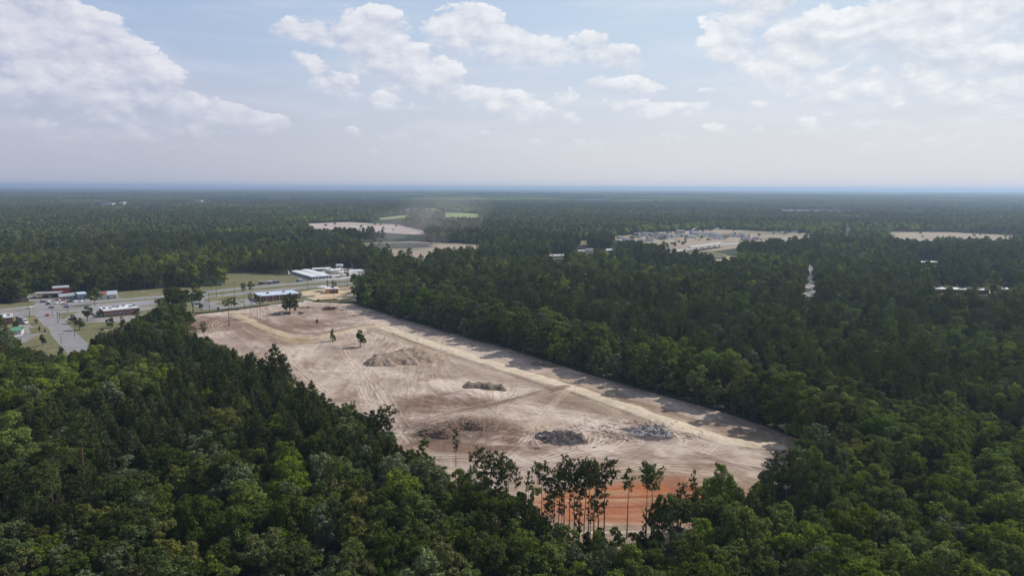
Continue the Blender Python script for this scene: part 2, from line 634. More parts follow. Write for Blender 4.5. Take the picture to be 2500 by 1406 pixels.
SAND = np.array((.365, .285, .228)); PALE = np.array((.550, .450, .375)); BROWN = np.array((.205, .128, .092))
DARKB = np.array((.115, .078, .062)); CREAM = np.array((.60, .50, .37)); OCHRE = np.array((.41, .285, .150))
CLAY = np.array((.36, .095, .026)); ASHC = np.array((.060, .055, .060)); TAN = np.array((.30, .225, .155))
big = fbm(FXX, FYY, 70, 4, 2)
mid = fbm(FXX, FYY, 14, 4, 4)
fin = fbm(FXX, FYY, 3.0, 3, 6)
C = np.zeros((NYF, NXF, 3)) + SAND
Z = np.zeros((NYF, NXF))


def blend(mask, col, k=1.0):
    global C
    C = C + (col - C) * (np.clip(mask * k, 0, 1))[..., None]


for nm_ in ('SAND', 'PALE', 'BROWN', 'DARKB', 'CREAM', 'OCHRE', 'CLAY', 'TAN'): globals()[nm_] = globals()[nm_] * .90
C = C * .90
blend(np.clip((big - .5) * 4, 0, 1), PALE, .5)
blend(np.clip((.5 - big) * 5, 0, 1), BROWN, .4)
# broad areas of darker and lighter soil
for pts, col, k in [
    ([(455, 800), (480, 770), (600, 765), (700, 800), (760, 830), (690, 850), (560, 830)], BROWN, .6),
    ([(650, 765), (760, 745), (850, 760), (900, 790), (800, 800), (720, 795)], BROWN, .35),
    ([(700, 775), (800, 790), (780, 805), (700, 800)], BROWN, .6),
    ([(1080, 945), (1230, 965), (1370, 955), (1260, 985), (1060, 1020), (960, 1010), (960, 980)], BROWN, .75),
    ([(960, 1030), (1150, 1005), (1260, 1040), (1330, 1100), (1180, 1120), (1020, 1100)], BROWN, .85),
    ([(1080, 1060), (1260, 1040), (1320, 1060), (1200, 1100)], BROWN, .5),
    ([(1260, 955), (1390, 965), (1520, 1010), (1480, 1030), (1330, 990)], BROWN, .55),
    ([(1420, 1030), (1530, 1045), (1530, 1080), (1430, 1090), (1300, 1095), (1310, 1060)], BROWN, .45),
    ([(1480, 1140), (1700, 1130), (1850, 1160), (1850, 1200), (1700, 1190), (1500, 1170)], TAN, .8),
    ([(870, 890), (960, 905), (1180, 935), (1300, 958), (1240, 980), (1080, 945), (930, 915)], PALE, .95),
    ([(1220, 985), (1300, 985), (1520, 1035), (1600, 1050), (1500, 1060), (1380, 1025)], PALE, 1.0),
    ([(760, 800), (980, 800), (1240, 870), (1400, 930), (1280, 925), (1050, 870), (850, 840)], PALE, .35),
    ([(600, 850), (800, 850), (870, 890), (900, 920), (800, 960), (700, 900)], PALE, .3),
    ([(1270, 1140), (1450, 1088), (1620, 1078), (1850, 1110), (1900, 1150), (1700, 1120), (1450, 1115)], PALE, .6),
    ([(1240, 1180), (1430, 1180), (1420, 1340), (1300, 1300)], TAN, .6),
]:
    blend(area(pts), col * (.88 if col is BROWN else 1.0), min(1, k * 1.25))
# graded strokes left by blades and tracks: thousands of thin lighter and darker lines
blot = fbm(FXX, FYY, 24, 4, 71); blot2 = fbm(FXX, FYY, 11, 4, 72)
blend(np.clip((blot - .52) * 7, 0, 1) * np.clip((blot2 - .35) * 4, 0, 1), PALE, .7)
blend(np.clip((.47 - blot) * 7, 0, 1) * np.clip((.62 - blot2) * 4, 0, 1), BROWN, .62)
axis = math.atan2(FENCE_R[7][1] - FENCE_R[2][1], FENCE_R[7][0] - FENCE_R[2][0])
ST = np.zeros_like(Z)
centres = [G(1372, 1071), G(1590, 1055), G(1200, 1030), G(980, 880)]
for k in range(15000):
    x0 = rng.uniform(GX0, GX1); y0 = rng.uniform(GY0, GY1)
    n = int(rng.uniform(15, 90))
    th0 = axis + (vnoise(np.array([x0]), np.array([y0]), 55, 31)[0] - .5) * 2.4 + rng.normal() * 0.10
    for ci, (cx_, cy_) in enumerate(centres[:2]):
        r = math.hypot(x0 - cx_, y0 - cy_)
        if r < 30:
            th0 = math.atan2(y0 - cy_, x0 - cx_) + math.pi / 2
            curv = 0.5 / max(r, 5)
            break
    else:
        curv = rng.normal() * 0.004
    s = np.arange(n) * 0.5
    th = th0 + curv * s
    x = x0 + np.cumsum(np.cos(th)) * 0.5; y = y0 + np.cumsum(np.sin(th)) * 0.5
    w = rng.choice([-1, 1]) * rng.uniform(.25, 1.0)
    splat(ST, x, y, w * np.sin(np.linspace(0, math.pi, n)) ** .5)
# fans of blade strokes where soil was pushed to the windrows
for (fx_, fy_, a0, a1, rmin, rmax, n, wgt) in [(1215, 1022, 1.2, 3.0, 4, 60, 260, 1.3), (1140, 1100, .2, 1.9, 5, 42, 200, 1.3), (885, 908, 0, 6.28, 2, 60, 90, 1.6), (1360, 1130, .4, 2.9, 6, 30, 90, .7)]:
    cx_, cy_ = G(fx_, fy_)
    for k in range(n):
        a = rng.uniform(a0, a1); r0 = rng.uniform(rmin, rmax * .5); r1 = r0 + rng.uniform(8, rmax * .55)
        r = np.arange(r0, r1, 0.5)
        aa = a + (r - r0) * rng.normal() * .004
        splat(ST, cx_ + np.cos(aa) * r, cy_ + np.sin(aa) * r, rng.choice([-1, 1]) * wgt * rng.uniform(.4, 1))
ST2 = np.zeros_like(Z)
for k in range(3800):
    x0 = rng.uniform(GX0, GX1); y0 = rng.uniform(GY0, GY1)
    n = int(rng.uniform(40, 150))
    th0 = axis + (vnoise(np.array([x0]), np.array([y0]), 70, 37)[0] - .5) * 2.0 + rng.normal() * .06
    s = np.arange(n) * .4
    th = th0 + rng.normal() * .003 * s
    x = x0 + np.cumsum(np.cos(th)) * .4; y = y0 + np.cumsum(np.sin(th)) * .4
    w_ = rng.choice([-1, 1]) * rng.uniform(.4, 1.3)
    for off in (-.5, 0, .5):
        splat(ST2, x - np.sin(th) * off, y + np.cos(th) * off, w_ * np.sin(np.linspace(0, math.pi, n)) ** .5)
ST2 = np.tanh(blur(ST2, 1) * 1.1)
rag = np.clip((fbm(FXX, FYY, 6, 3, 73) - .3) * 3, 0, 1)
blend(np.clip(ST2, 0, 1) * rag, PALE, .34)
blend(np.clip(-ST2, 0, 1) * rag, BROWN, .46)
STs = np.tanh(ST * 0.8)
C *= (1 + STs * 0.34)[..., None]
Z += -0.08 * STs - .08 * ST2
# the yellow sand haul road and its branch
main_rd = gp([(925, 795), (985, 817), (1080, 850), (1200, 889), (1300, 920), (1400, 950), (1500, 985), (1600, 1020), (1700, 1055), (1790, 1080), (1900, 1090)])
loop_rd = gp([(560, 762), (600, 782), (650, 803), (700, 820), (760, 827), (830, 815), (880, 802), (940, 796)])
m1 = cover_line(main_rd, 8.0, 1.7) * (.72 + .28 * np.clip((fbm(FXX, FYY, 5, 3, 81) - .3) * 5, 0, 1)); m2 = cover_line(loop_rd, 7.5, 1.6) * (.68 + .32 * np.clip((fbm(FXX, FYY, 6, 3, 82) - .3) * 5, 0, 1))
blend(cover_line([(x - 9.5, y - 1) for x, y in main_rd], 9, 1.4), TAN, .65)
blend(cover_line([(x + 8, y + 4) for x, y in main_rd[4:]], 9, 1.4), TAN, .75)
blend(cover_line(gp([(625, 778), (690, 806), (760, 815), (830, 807), (880, 797)]), 4.5, .8), BROWN, .7)
blend(cover_line(gp([(660, 815), (700, 832), (770, 838), (850, 826), (905, 810)]), 5, 1.2), TAN, .8)
blend(m1, CREAM * 1.08, .92); blend(m2, OCHRE * .5 + CREAM * .5, .85)
blend(area([(680, 825), (760, 828), (780, 838), (700, 838)], 3, 2), OCHRE, .6)
Z += 0.35 * blur(np.maximum(m1, m2), 3)
# ditches and berms beside the haul road
for pts, w, dark, dz in [
    (gp([(950, 815), (1060, 855), (1180, 893), (1290, 930), (1350, 952)]), 1.6, .75, -.5),
    (gp([(1392, 958), (1500, 998), (1600, 1036), (1680, 1068), (1730, 1095)]), 2.0, .75, -.5),
    (gp([(1250, 893), (1330, 920), (1500, 968), (1610, 1003)]), 1.4, .6, -.35),
    (gp([(1000, 1040), (1100, 1013), (1200, 990), (1290, 967), (1385, 945)]), 5.0, .75, .15),
    (gp([(980, 1022), (1080, 1005), (1200, 978), (1300, 958)]), 1.2, .6, .2),
    (gp([(460, 795), (560, 830), (650, 860)]), 1.2, .5, .1),
    (gp([(1500, 975), (1560, 985), (1680, 1020), (1790, 1060)]), 4.0, .45, -.15),
    (gp([(1240, 1150), (1400, 1120), (1500, 1098), (1560, 1085)]), 1.4, .6, .2),
    (gp([(1700, 1105), (1790, 1135), (1880, 1150)]), 3.0, .6, .3),
    (gp([(735, 968), (870, 1045), (1000, 1115)]), 3.0, -1, .3),
]:
    cm = cover_line(pts, w, .6)
    blend(cm, DARKB * .35 + BROWN * .65 if dark > 0 else PALE, abs(dark))
    Z += dz * blur(cm, 1)
# short dark scrapes and clods
SC = np.zeros_like(Z)
for k in range(420):
    x0 = rng.uniform(GX0, GX1); y0 = rng.uniform(GY0, GY1)
    n = int(rng.uniform(4, 40)); th = axis + rng.normal() * .5 + rng.normal() * .02 * np.arange(n)
    x = x0 + np.cumsum(np.cos(th)) * .35; y = y0 + np.cumsum(np.sin(th)) * .35
    splat(SC, x, y, rng.uniform(.4, 1.2))
SC = np.tanh(SC)
blend(SC, DARKB * .5 + BROWN * .5, .55)
Z += .12 * SC
# pairs of wheel tracks
TR = np.zeros_like(Z)
tracks = [
    [(885, 905), (930, 960), (970, 1030), (1010, 1080)], [(885, 905), (920, 975), (925, 1020)], [(880, 905), (820, 930), (760, 940)],
    [(880, 905), (830, 880), (720, 850), (640, 830)], [(880, 905), (800, 905), (740, 900)], [(885, 905), (850, 850), (840, 835), (900, 815)],
    [(885, 905), (930, 870), (1000, 850), (1100, 862)], [(885, 905), (1000, 925), (1150, 945), (1230, 975)], [(885, 905), (870, 960), (900, 1000)],
    [(700, 840), (780, 860), (850, 875), (885, 905)], [(560, 765), (520, 800), (620, 850), (740, 880)],
    [(1440, 1040), (1460, 1060), (1455, 1085), (1420, 1100), (1350, 1110)], [(1430, 1035), (1452, 1060), (1440, 1085)],
    [(1500, 1040), (1530, 1070), (1500, 1095), (1430, 1105)], [(1490, 1000), (1520, 1030), (1490, 1022), (1440, 1010)],
    [(1640, 1045), (1670, 1070), (1670, 1085), (1640, 1095)], [(1620, 1030), (1660, 1060), (1720, 1080), (1790, 1100)],
    [(1540, 1050), (1480, 1070), (1400, 1105), (1280, 1140)], [(1720, 1085), (1700, 1100), (1690, 1110)],
    [(1750, 1085), (1780, 1110), (1820, 1130), (1870, 1140)], [(1690, 1075), (1780, 1100), (1860, 1112)],
    [(1270, 1140), (1400, 1100), (1500, 1080), (1600, 1078), (1760, 1095), (1880, 1125)], [(1260, 1160), (1400, 1120), (1550, 1095), (1700, 1105), (1850, 1140)],
    [(1310, 1062), (1320, 1090), (1380, 1100), (1430, 1085), (1425, 1055), (1370, 1042), (1310, 1062)],
    [(1400, 950), (1350, 1000), (1290, 1080), (1250, 1130)], [(1330, 960), (1200, 1000), (1080, 1020), (990, 1050)],
    [(1340, 955), (1210, 994), (1090, 1015), (1000, 1040)], [(1490, 960), (1400, 930), (1300, 900), (1150, 858)],
    [(960, 830), (1060, 862), (1180, 900), (1300, 938)], [(980, 845), (1100, 880), (1250, 925)],
    [(1440, 975), (1560, 1018), (1650, 1050)], [(950, 780), (1050, 808), (1180, 845), (1300, 880)], [(930, 770), (1100, 830), (1240, 872), (1400, 925)],
    [(1500, 1150), (1600, 1135), (1750, 1135), (1850, 1165)], [(1500, 1165), (1620, 1150), (1800, 1165)],
    [(690, 760), (740, 780), (840, 770), (870, 750)], [(600, 800), (680, 850), (700, 900)], [(900, 800), (870, 770), (860, 745)],
    [(560, 810), (640, 840), (700, 870), (760, 920), (800, 960)], [(1020, 1090), (1060, 1110), (1150, 1110)],
]
for tk in tracks:
    L0 = smooth_line(gp(tk), .3)
    for rep in range(3):
        j = rng.normal(0, 2.5)
        L = L0 + rng.normal(0, .6, 2)
        for off in (j - 1.0, j + 1.0):
            Lo = offset_line(L, off)
            splat(TR, Lo[:, 0], Lo[:, 1], .55 * np.clip(fbm(Lo[:, 0], Lo[:, 1], 8, 2, 40 + rep) * 2.4 - .5, 0, 1.3))
TRs = np.tanh(TR)
for k in range(-3, 4):          # lanes worn along the haul road
    Lo = offset_line(smooth_line(main_rd, .3), k * 1.05 + rng.normal(0, .2))
    A_ = np.zeros_like(Z); splat(A_, Lo[:, 0], Lo[:, 1], .5)
    blend(np.tanh(A_), TAN, .35)
    Lo = offset_line(smooth_line(loop_rd, .3), k * 1.05 + rng.normal(0, .2))
    A_ = np.zeros_like(Z); splat(A_, Lo[:, 0], Lo[:, 1], .5)
    blend(np.tanh(A_), TAN, .35)
blend(TRs, PALE * 1.15, .8)
edge_ = blur(TRs, 2)
Z += -0.13 * TRs + 0.14 * edge_
C *= (1 - .18 * np.clip(edge_ - TRs * .8, 0, 1))[..., None]
# orange clay at the near end, with contour-like cuts
clay = area([(1300, 1215), (1380, 1200), (1500, 1180), (1640, 1160), (1740, 1195), (1900, 1215), (1850, 1260), (1700, 1288), (1420, 1290), (1330, 1262)], 5, 6)
ux, uy = math.cos(.05), math.sin(.05)
cut = (FYY * ux - FXX * uy)
band = vnoise(cut * 1.0 + 2.5 * fbm(FXX, FYY, 25, 2, 12), FXX * .05, 1.6, 3)
blend(clay, CLAY * .9 + OCHRE * .1, .9)
blend(clay * np.clip((fbm(FXX, FYY, 9, 4, 61) - .54) * 6, 0, 1), BROWN * 1.1, .6)
blend(blur(clay, 14) * np.clip((fbm(FXX, FYY, 12, 3, 62) - .45) * 5, 0, 1), CLAY * .5 + SAND * .5, .5)
blend(clay * np.clip((band - .62) * 4, 0, 1), OCHRE, .6)
blend(clay * np.clip((.35 - band) * 4, 0, 1), CLAY * .55, .7)
toe = area([(1280, 1292), (1720, 1288), (1700, 1310), (1640, 1350), (1420, 1350)], 3, 3)
blend(toe, TAN * .9, .9)
blend(toe * np.clip((band - .6) * 4, 0, 1), PALE, .7)
Z += (clay + toe) * (band - .5) * .35
blend(area([(1330, 1030), (1345, 1030), (1350, 1050), (1320, 1050)], 4, 4), OCHRE, .5)
# burnt ground
for (bx, by, rx, ry) in [(1105, 1055, 95, 22)]:
    cx_, cy_ = G(bx, by)
    q = np.hypot((FXX - cx_) / 19, (FYY - cy_) / 13) + (mid - .5) * 1.6 + (fin - .5)
    blend(np.clip((1.0 - q) * 2, 0, 1), DARKB, .6)
for (bx, by, rx, ry) in [(1372, 1071, 52, 19), (1590, 1056, 62, 19)]:
    cx_, cy_ = G(bx, by)
    ax_ = (G(bx + rx, by)[0] - G(bx - rx, by)[0]) / 2; ay_ = (G(bx, by - ry)[1] - G(bx, by + ry)[1]) / 2
    q = np.hypot((FXX - cx_) / ax_, (FYY - cy_) / ay_) + (mid - .5) * 1.5 + (fin - .5) * .8
    blend(np.clip((1.0 - q) * 3, 0, 1), ASHC, .9)
# darker patches close to the right-hand trees, pale specks in a wider band
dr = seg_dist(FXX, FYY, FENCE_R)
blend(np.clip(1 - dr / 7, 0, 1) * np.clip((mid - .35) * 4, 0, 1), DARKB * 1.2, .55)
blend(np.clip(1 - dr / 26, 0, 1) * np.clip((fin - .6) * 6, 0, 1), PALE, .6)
C *= (0.86 + 0.28 * fin)[..., None]
C *= (0.9 + 0.2 * mid)[..., None]
Z += 0.22 + 0.5 * (big - .5) * 1.2 + 0.25 * (mid - .5) + 0.07 * (fin - .5)
Z = np.maximum(Z, 0.06)
INS = poly_mask(FXX, FYY, FIELD)
rim = blur(INS.astype(float), 6)
Z *= np.clip((rim - .5) * 2, 0.08, 1)


def field_mesh():
    idx = -np.ones((NYF, NXF), dtype=np.int64)
    cell = INS[:-1, :-1] & INS[1:, :-1] & INS[:-1, 1:] & INS[1:, 1:]
    use = np.zeros_like(INS)
    use[:-1, :-1] |= cell; use[1:, :-1] |= cell; use[:-1, 1:] |= cell; use[1:, 1:] |= cell
    idx[use] = np.arange(use.sum())
    V = np.stack([FXX[use], FYY[use], Z[use]], 1)
    iy, ix = np.nonzero(cell)
    Q = np.stack([idx[iy, ix], idx[iy, ix + 1], idx[iy + 1, ix + 1], idx[iy + 1, ix]], 1)
    me = mesh_np("cleared_field", V, Q)
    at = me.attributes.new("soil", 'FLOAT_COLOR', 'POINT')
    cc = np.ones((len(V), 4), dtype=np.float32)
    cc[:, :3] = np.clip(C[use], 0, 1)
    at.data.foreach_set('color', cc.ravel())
    me.polygons.foreach_set('use_smooth', np.ones(len(Q), dtype=bool))
    mt, N = mat_new("bare_soil")
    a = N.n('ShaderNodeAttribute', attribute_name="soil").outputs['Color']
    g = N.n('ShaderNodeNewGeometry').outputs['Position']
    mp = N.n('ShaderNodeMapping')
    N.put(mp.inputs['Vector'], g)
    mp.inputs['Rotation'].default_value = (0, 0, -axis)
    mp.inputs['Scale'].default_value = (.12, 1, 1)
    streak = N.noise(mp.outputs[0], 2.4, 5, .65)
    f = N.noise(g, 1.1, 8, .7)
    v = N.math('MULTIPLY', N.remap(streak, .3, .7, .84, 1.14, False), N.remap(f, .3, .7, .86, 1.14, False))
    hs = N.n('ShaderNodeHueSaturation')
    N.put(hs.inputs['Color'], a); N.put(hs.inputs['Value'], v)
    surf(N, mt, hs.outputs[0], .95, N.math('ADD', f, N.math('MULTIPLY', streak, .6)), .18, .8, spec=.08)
    return tag(obj("cleared_field", me, mt), kind='structure', label='bare graded sandy field with vehicle tracks and a yellow haul road')


field_mesh()


def field_z(x, y):
    ix = int((x - GX0) / RS); iy = int((y - GY0) / RS)
    if 0 <= ix < NXF and 0 <= iy < NYF and INS[iy, ix]: return float(Z[iy, ix])
    return 0.0


# ------------------------------------------------------------------ other open ground, roads
def ground_mat(name, c0, c1, c2, s=.3, rough=.95, bumpd=.05):
    mt, N = mat_new(name)
    g = N.n('ShaderNodeNewGeometry').outputs['Position']
    c = N.mix(N.remap(N.noise(g, s, 6, .62), .35, .65), c0, c1)
    c = N.mix(N.remap(N.noise(g, s * .22, 3, .5), .5, .68), c, c2)
    surf(N, mt, c, rough, N.noise(g, s * 6, 4), bumpd, .6)
    return mt


M_GRASS = ground_mat("dry_grass", (.105, .110, .045), (.155, .145, .070), (.20, .165, .095), .35)
M_FGRASS = ground_mat("far_green_field", (.20, .27, .075), (.25, .30, .095), (.22, .26, .09), .02)
M_ASPH = ground_mat("asphalt", (.205, .195, .200), (.25, .24, .24), (.175, .17, .175), .12, .85, .01)
M_LOT = ground_mat("worn_asphalt", (.22, .205, .20), (.29, .265, .25), (.18, .17, .17), .25, .88, .02)
M_CONC = ground_mat("concrete_paving", (.40, .38, .36), (.47, .45, .42), (.36, .33, .31), .4, .85, .01)
M_SAND = ground_mat("yellow_sand", (.44, .34, .22), (.52, .41, .27), (.36, .26, .18), .3)
M_TANF = ground_mat("tan_soil", (.25, .205, .15), (.32, .26, .19), (.15, .145, .08), .022)
M_PINKF = ground_mat("pink_sand", (.36, .28, .25), (.46, .38, .35), (.15, .16, .085), .02)
M_WHITE = plain("white_road_paint", (.7, .7, .68), .7, var=.15, scale=4)
M_YELLOW = plain("yellow_road_paint", (.55, .40, .08), .7, var=.15, scale=4)

CLEAR = []       # ground polygons on which no wood grows


def flat(name, pts, mt, z, label=None, clear=True, margin=True, world_pts=False):
    P_ = pts if world_pts else gp(pts)
    bm = bmesh.new()
    vs = [bm.verts.new((x, y, z)) for x, y in P_]
    f = bm.faces.new(vs)
    if f.normal.z < 0: f.normal_flip()
    f.normal_update()
    if f.normal.z < 0: f.normal_flip()
    bmesh.ops.triangulate(bm, faces=bm.faces[:])
    me = bpy.data.meshes.new(name)
    bm.to_mesh(me); bm.free()
    if clear: CLEAR.append(P_)
    return tag(obj(name, me, mt), kind='structure', label=label)


def ribbon(name, line, width, mt, z, label=None, clear=True, world_pts=False, kind='structure'):
    L = smooth_line(line if world_pts else gp(line), 6.0)
    a = offset_line(L, width / 2); b = offset_line(L, -width / 2)
    V = [(x, y, z) for x, y in a] + [(x, y, z) for x, y in b]
    n = len(a)
    me = bpy.data.meshes.new(name)
    me.from_pydata(V, [], [(i + n, i + 1 + n, i + 1, i) for i in range(n - 1)])
    me.update()
    if me.polygons[0].normal.z < 0: me.flip_normals()
    if clear: CLEAR.append([tuple(p) for p in a] + [tuple(p) for p in b[::-1]])
    return tag(obj(name, me, mt), kind=kind, label=label)


CLEAR.append(FIELD)
# verges (grass) first, then asphalt above, then paint
flat("grass_verge", [(-60, 815), (-60, 745), (70, 738), (70, 715), (110, 712), (300, 712), (380, 705), (560, 697), (700, 682), (760, 668), (900, 655), (900, 690),
                     (862, 735), (745, 737), (690, 742), (560, 759), (478, 768), (440, 800), (330, 800), (300, 830), (240, 860), (185, 870), (120, 868), (40, 845)], M_GRASS, .010,
     'patchy olive grass beside the highway and car parks')
flat("roadside_meadow", [(548, 700), (552, 668), (620, 666), (700, 672), (730, 672), (760, 690), (700, 697), (600, 708)], M_GRASS, .014, 'dry grass meadow in front of the dark wood')
HW_A = [(-140, 770), (0, 757), (80, 749), (200, 740), (290, 732), (380, 725), (480, 716), (590, 704), (700, 694), (790, 686), (880, 680)]
HW_B = [(-140, 786), (0, 773), (80, 766), (200, 757), (290, 748), (380, 741), (480, 730), (590, 716), (700, 706), (790, 697), (880, 690)]
ribbon("highway_carriageway", HW_A, 12.5, M_ASPH, .020, 'far carriageway of the grey divided highway')
ribbon("highway_carriageway", HW_B, 12.5, M_ASPH, .020, 'near carriageway of the grey divided highway')
flat("median_paving", [(-60, 766), (0, 761), (200, 745), (380, 731), (385, 737), (200, 752), (100, 760), (-60, 776)], M_LOT, .024, 'paved median between the carriageways')
flat("turning_lane", [(205, 752), (300, 742), (362, 736), (366, 740), (300, 747), (206, 757)], plain("blue_grey_asphalt", (.24, .25, .29), .8), .032, 'blue-grey turning lane beside the median')
ribbon("side_street", [(96, 752), (122, 778), (140, 797), (172, 832), (230, 890)], 13.5, M_ASPH, .028, 'grey side street running down to the wood')
flat("forecourt", [(82, 742), (100, 735), (205, 735), (250, 733), (250, 737), (180, 744), (110, 752), (85, 752)], M_LOT, .016, 'gravelly forecourt full of parked cars')
flat("forecourt", [(60, 718), (88, 722), (110, 727), (215, 728), (215, 736), (100, 738), (72, 735)], M_LOT, .018, 'worn paving around the open shelter')
flat("parking_lot", [(150, 783), (175, 768), (212, 757), (390, 747), (392, 752), (335, 760), (240, 770), (200, 778)], M_LOT, .016, 'strip of paving in front of the brick shops')
flat("parking_lot", [(180, 784), (200, 774), (232, 768), (232, 776), (300, 772), (420, 762), (400, 775), (300, 786), (225, 787), (190, 788)], M_LOT, .022, 'paving behind the brick shops')
flat("parking_lot", [(46, 795), (75, 795), (104, 800), (118, 798), (126, 806), (108, 815), (80, 822), (62, 836), (42, 838), (40, 800)], M_LOT, .020, 'paved yard at the left edge')
flat("access_road", [(40, 785), (60, 778), (76, 796), (50, 800)], M_LOT, .024, 'drive beside the parked truck')
flat("access_road", [(106, 795), (130, 798), (145, 812), (116, 806), (88, 818), (78, 816)], M_LOT, .031, 'pale drive joining the side street')
flat("grass_island", [(70, 800), (112, 797), (125, 809), (118, 811), (76, 816)], M_GRASS, .036, 'grassy traffic island by the side street')
# bank and its drives
ribbon("access_road", [(508, 712), (486, 722), (482, 734), (497, 748), (528, 757)], 11, M_ASPH, .026, 'drive curving off the highway to the brick bank')
flat("parking_lot", [(505, 738), (560, 732), (572, 731), (640, 727), (655, 737), (600, 746), (530, 756), (512, 748)], M_LOT, .021, 'car park beside the brick bank')
flat("grass_island", [(522, 741), (560, 734), (600, 735), (590, 741), (545, 746)], M_GRASS, .033, 'small grass island in the bank car park')
flat("grass_verge", [(495, 731), (520, 724), (590, 721), (600, 726), (560, 731), (505, 737)], M_GRASS, .030, 'mown verge before the brick bank')
flat("concrete_drive", [(655, 742), (745, 733), (765, 737), (740, 739), (660, 747)], M_CONC, .035, 'pale drive behind the brick bank')
flat("building_plot", [(735, 712), (800, 703), (870, 700), (870, 735), (845, 730), (768, 733), (740, 724)], M_SAND, .030, 'yellow sand plot around the unfinished building')
flat("storage_yard", [(700, 668), (752, 660), (830, 654), (905, 660), (905, 672), (845, 680), (800, 683), (765, 684)], M_CONC, .022, 'pale paved yard between the storage units and the filling station')
# paint on the highway
pm = MB()
for L_, off in ((HW_A, 0), (HW_B, 0)):
    Lw = offset_line(smooth_line(gp(L_), 1.0), off)
    for i in range(0, len(Lw) - 4, 12):
        a, b = Lw[i], Lw[min(i + 4, len(Lw) - 1)]
        d_ = (b - a) / np.linalg.norm(b - a); n_ = np.array([-d_[1], d_[0]]) * .12
        vs = [(*(a + n_), .030), (*(b + n_), .030), (*(b - n_), .030), (*(a - n_), .030)]
        pm.add(vs, [(3, 2, 1, 0)])
lane = pm.build("lane_markings", M_WHITE); lane['kind'] = 'structure'
for L_, off in ((HW_A, 6), (HW_A, -6), (HW_B, 6), (HW_B, -6)):
    Lw = offset_line(smooth_line(gp(L_), 3.0), off)
    ribbon("edge_line", [tuple(p) for p in Lw[::3]], .3, M_WHITE, .036, 'white edge line of the highway', False, True)
# far clearings
flat("far_field", [(780, 600), (860, 594), (1000, 589), (1205, 598), (1200, 612), (1060, 632), (1005, 660), (980, 636), (900, 606)], M_TANF, .05, 'pale tan bare field beyond the first belt of trees')
flat("far_field", [(690, 586), (745, 584), (745, 600), (690, 602)], M_GRASS, .04, 'small green clearing')
flat("far_quarry", [(748, 546), (860, 542), (980, 549), (1048, 566), (1040, 574), (900, 566), (800, 560), (752, 572)], M_PINKF, .06, 'pinkish sandy clearing far off')
flat("far_meadow", [(905, 535), (1000, 524), (1000, 530), (940, 536)], M_FGRASS, .07, 'bright green meadow far off')
flat("far_meadow", [(1086, 519), (1170, 522), (1170, 533), (1086, 530)], M_FGRASS, .07, 'bright green meadow with straight edges')
flat("housing_ground", [(1480, 582), (1580, 568), (1760, 560), (1980, 570), (1990, 580), (1860, 598), (1690, 620), (1640, 612), (1560, 596)], M_TANF, .05, 'bare building land around the new houses')
flat("housing_ground", [(1380, 590), (1450, 586), (1460, 596), (1390, 600)], M_GRASS, .05, 'grass among far trees')
flat("far_field", [(2165, 566), (2330, 567), (2480, 575), (2480, 590), (2290, 594), (2180, 586)], M_TANF, .055, 'wide pale field at the right')
ribbon("far_road", [(1620, 618), (1720, 603), (1850, 590), (2000, 578), (2160, 582), (2300, 588), (2480, 584)], 12, M_CONC, .3, 'pale distant road across the building land')
ribbon("far_road", [(1380, 628), (1500, 626), (1640, 614), (1700, 606)], 9, M_CONC, .2, 'pale distant road among the houses')
ribbon("forest_road", [(1978, 725), (1980, 700), (1979, 672), (1982, 645)], 11, M_CONC, .03, 'pale straight road through the wood')
flat("clearing", [(1740, 626), (1800, 624), (1815, 634), (1745, 637)], M_SAND, .05, 'sandy clearing under the bridge')
flat("clearing", [(2230, 636), (2300, 636), (2310, 648), (2225, 648)], M_GRASS, .04, 'clearing around the far sheds')
flat("clearing", [(2270, 700), (2490, 703), (2490, 722), (2270, 718)], M_TANF, .03, 'clearing around the long white-roofed buildings')
flat("clearing", [(1335, 620), (1390, 618), (1395, 632), (1338, 634)], M_GRASS, .04, 'clearing around a low white building')

flat("far_strip", [(1380, 489), (1500, 486), (1500, 490), (1390, 492)], M_FGRASS, .08, 'pale green strip far off, right of centre')
flat("far_strip", [(225, 500), (310, 496), (310, 500), (225, 504)], M_TANF, .08, 'pale strip before the far works')
flat("far_strip", [(1900, 512), (2080, 514), (2080, 517), (1905, 515)], M_TANF, .08, 'thin pale strip far off at the right')
flat("far_strip", [(470, 492), (520, 491), (520, 494), (470, 495)], M_TANF, .08, 'tiny pale strip far off at the left')
# ------------------------------------------------------------------ tree models
def unit(v):
    return v / (np.linalg.norm(v, axis=-1, keepdims=True) + 1e-9)


def cards(P_, Nn, w, h, r_):
    """leaf-sized quads at P_, facing Nn, w wide and h long (arrays)"""
    n = len(P_)
    t = unit(np.cross(Nn, r_.normal(size=(n, 3))))
    b = np.cross(Nn, t)
    w = np.broadcast_to(w, n)[:, None] / 2; h = np.broadcast_to(h, n)[:, None] / 2
    bend = Nn * (h * .25)
    V = np.stack([P_ - t * w - b * h - bend, P_ + t * w - b * h * .6, P_ + t * w * .8 + b * h - bend, P_ - t * w * .7 + b * h * .8], 1).reshape(-1, 3)
    return V, np.arange(4 * n).reshape(n, 4)


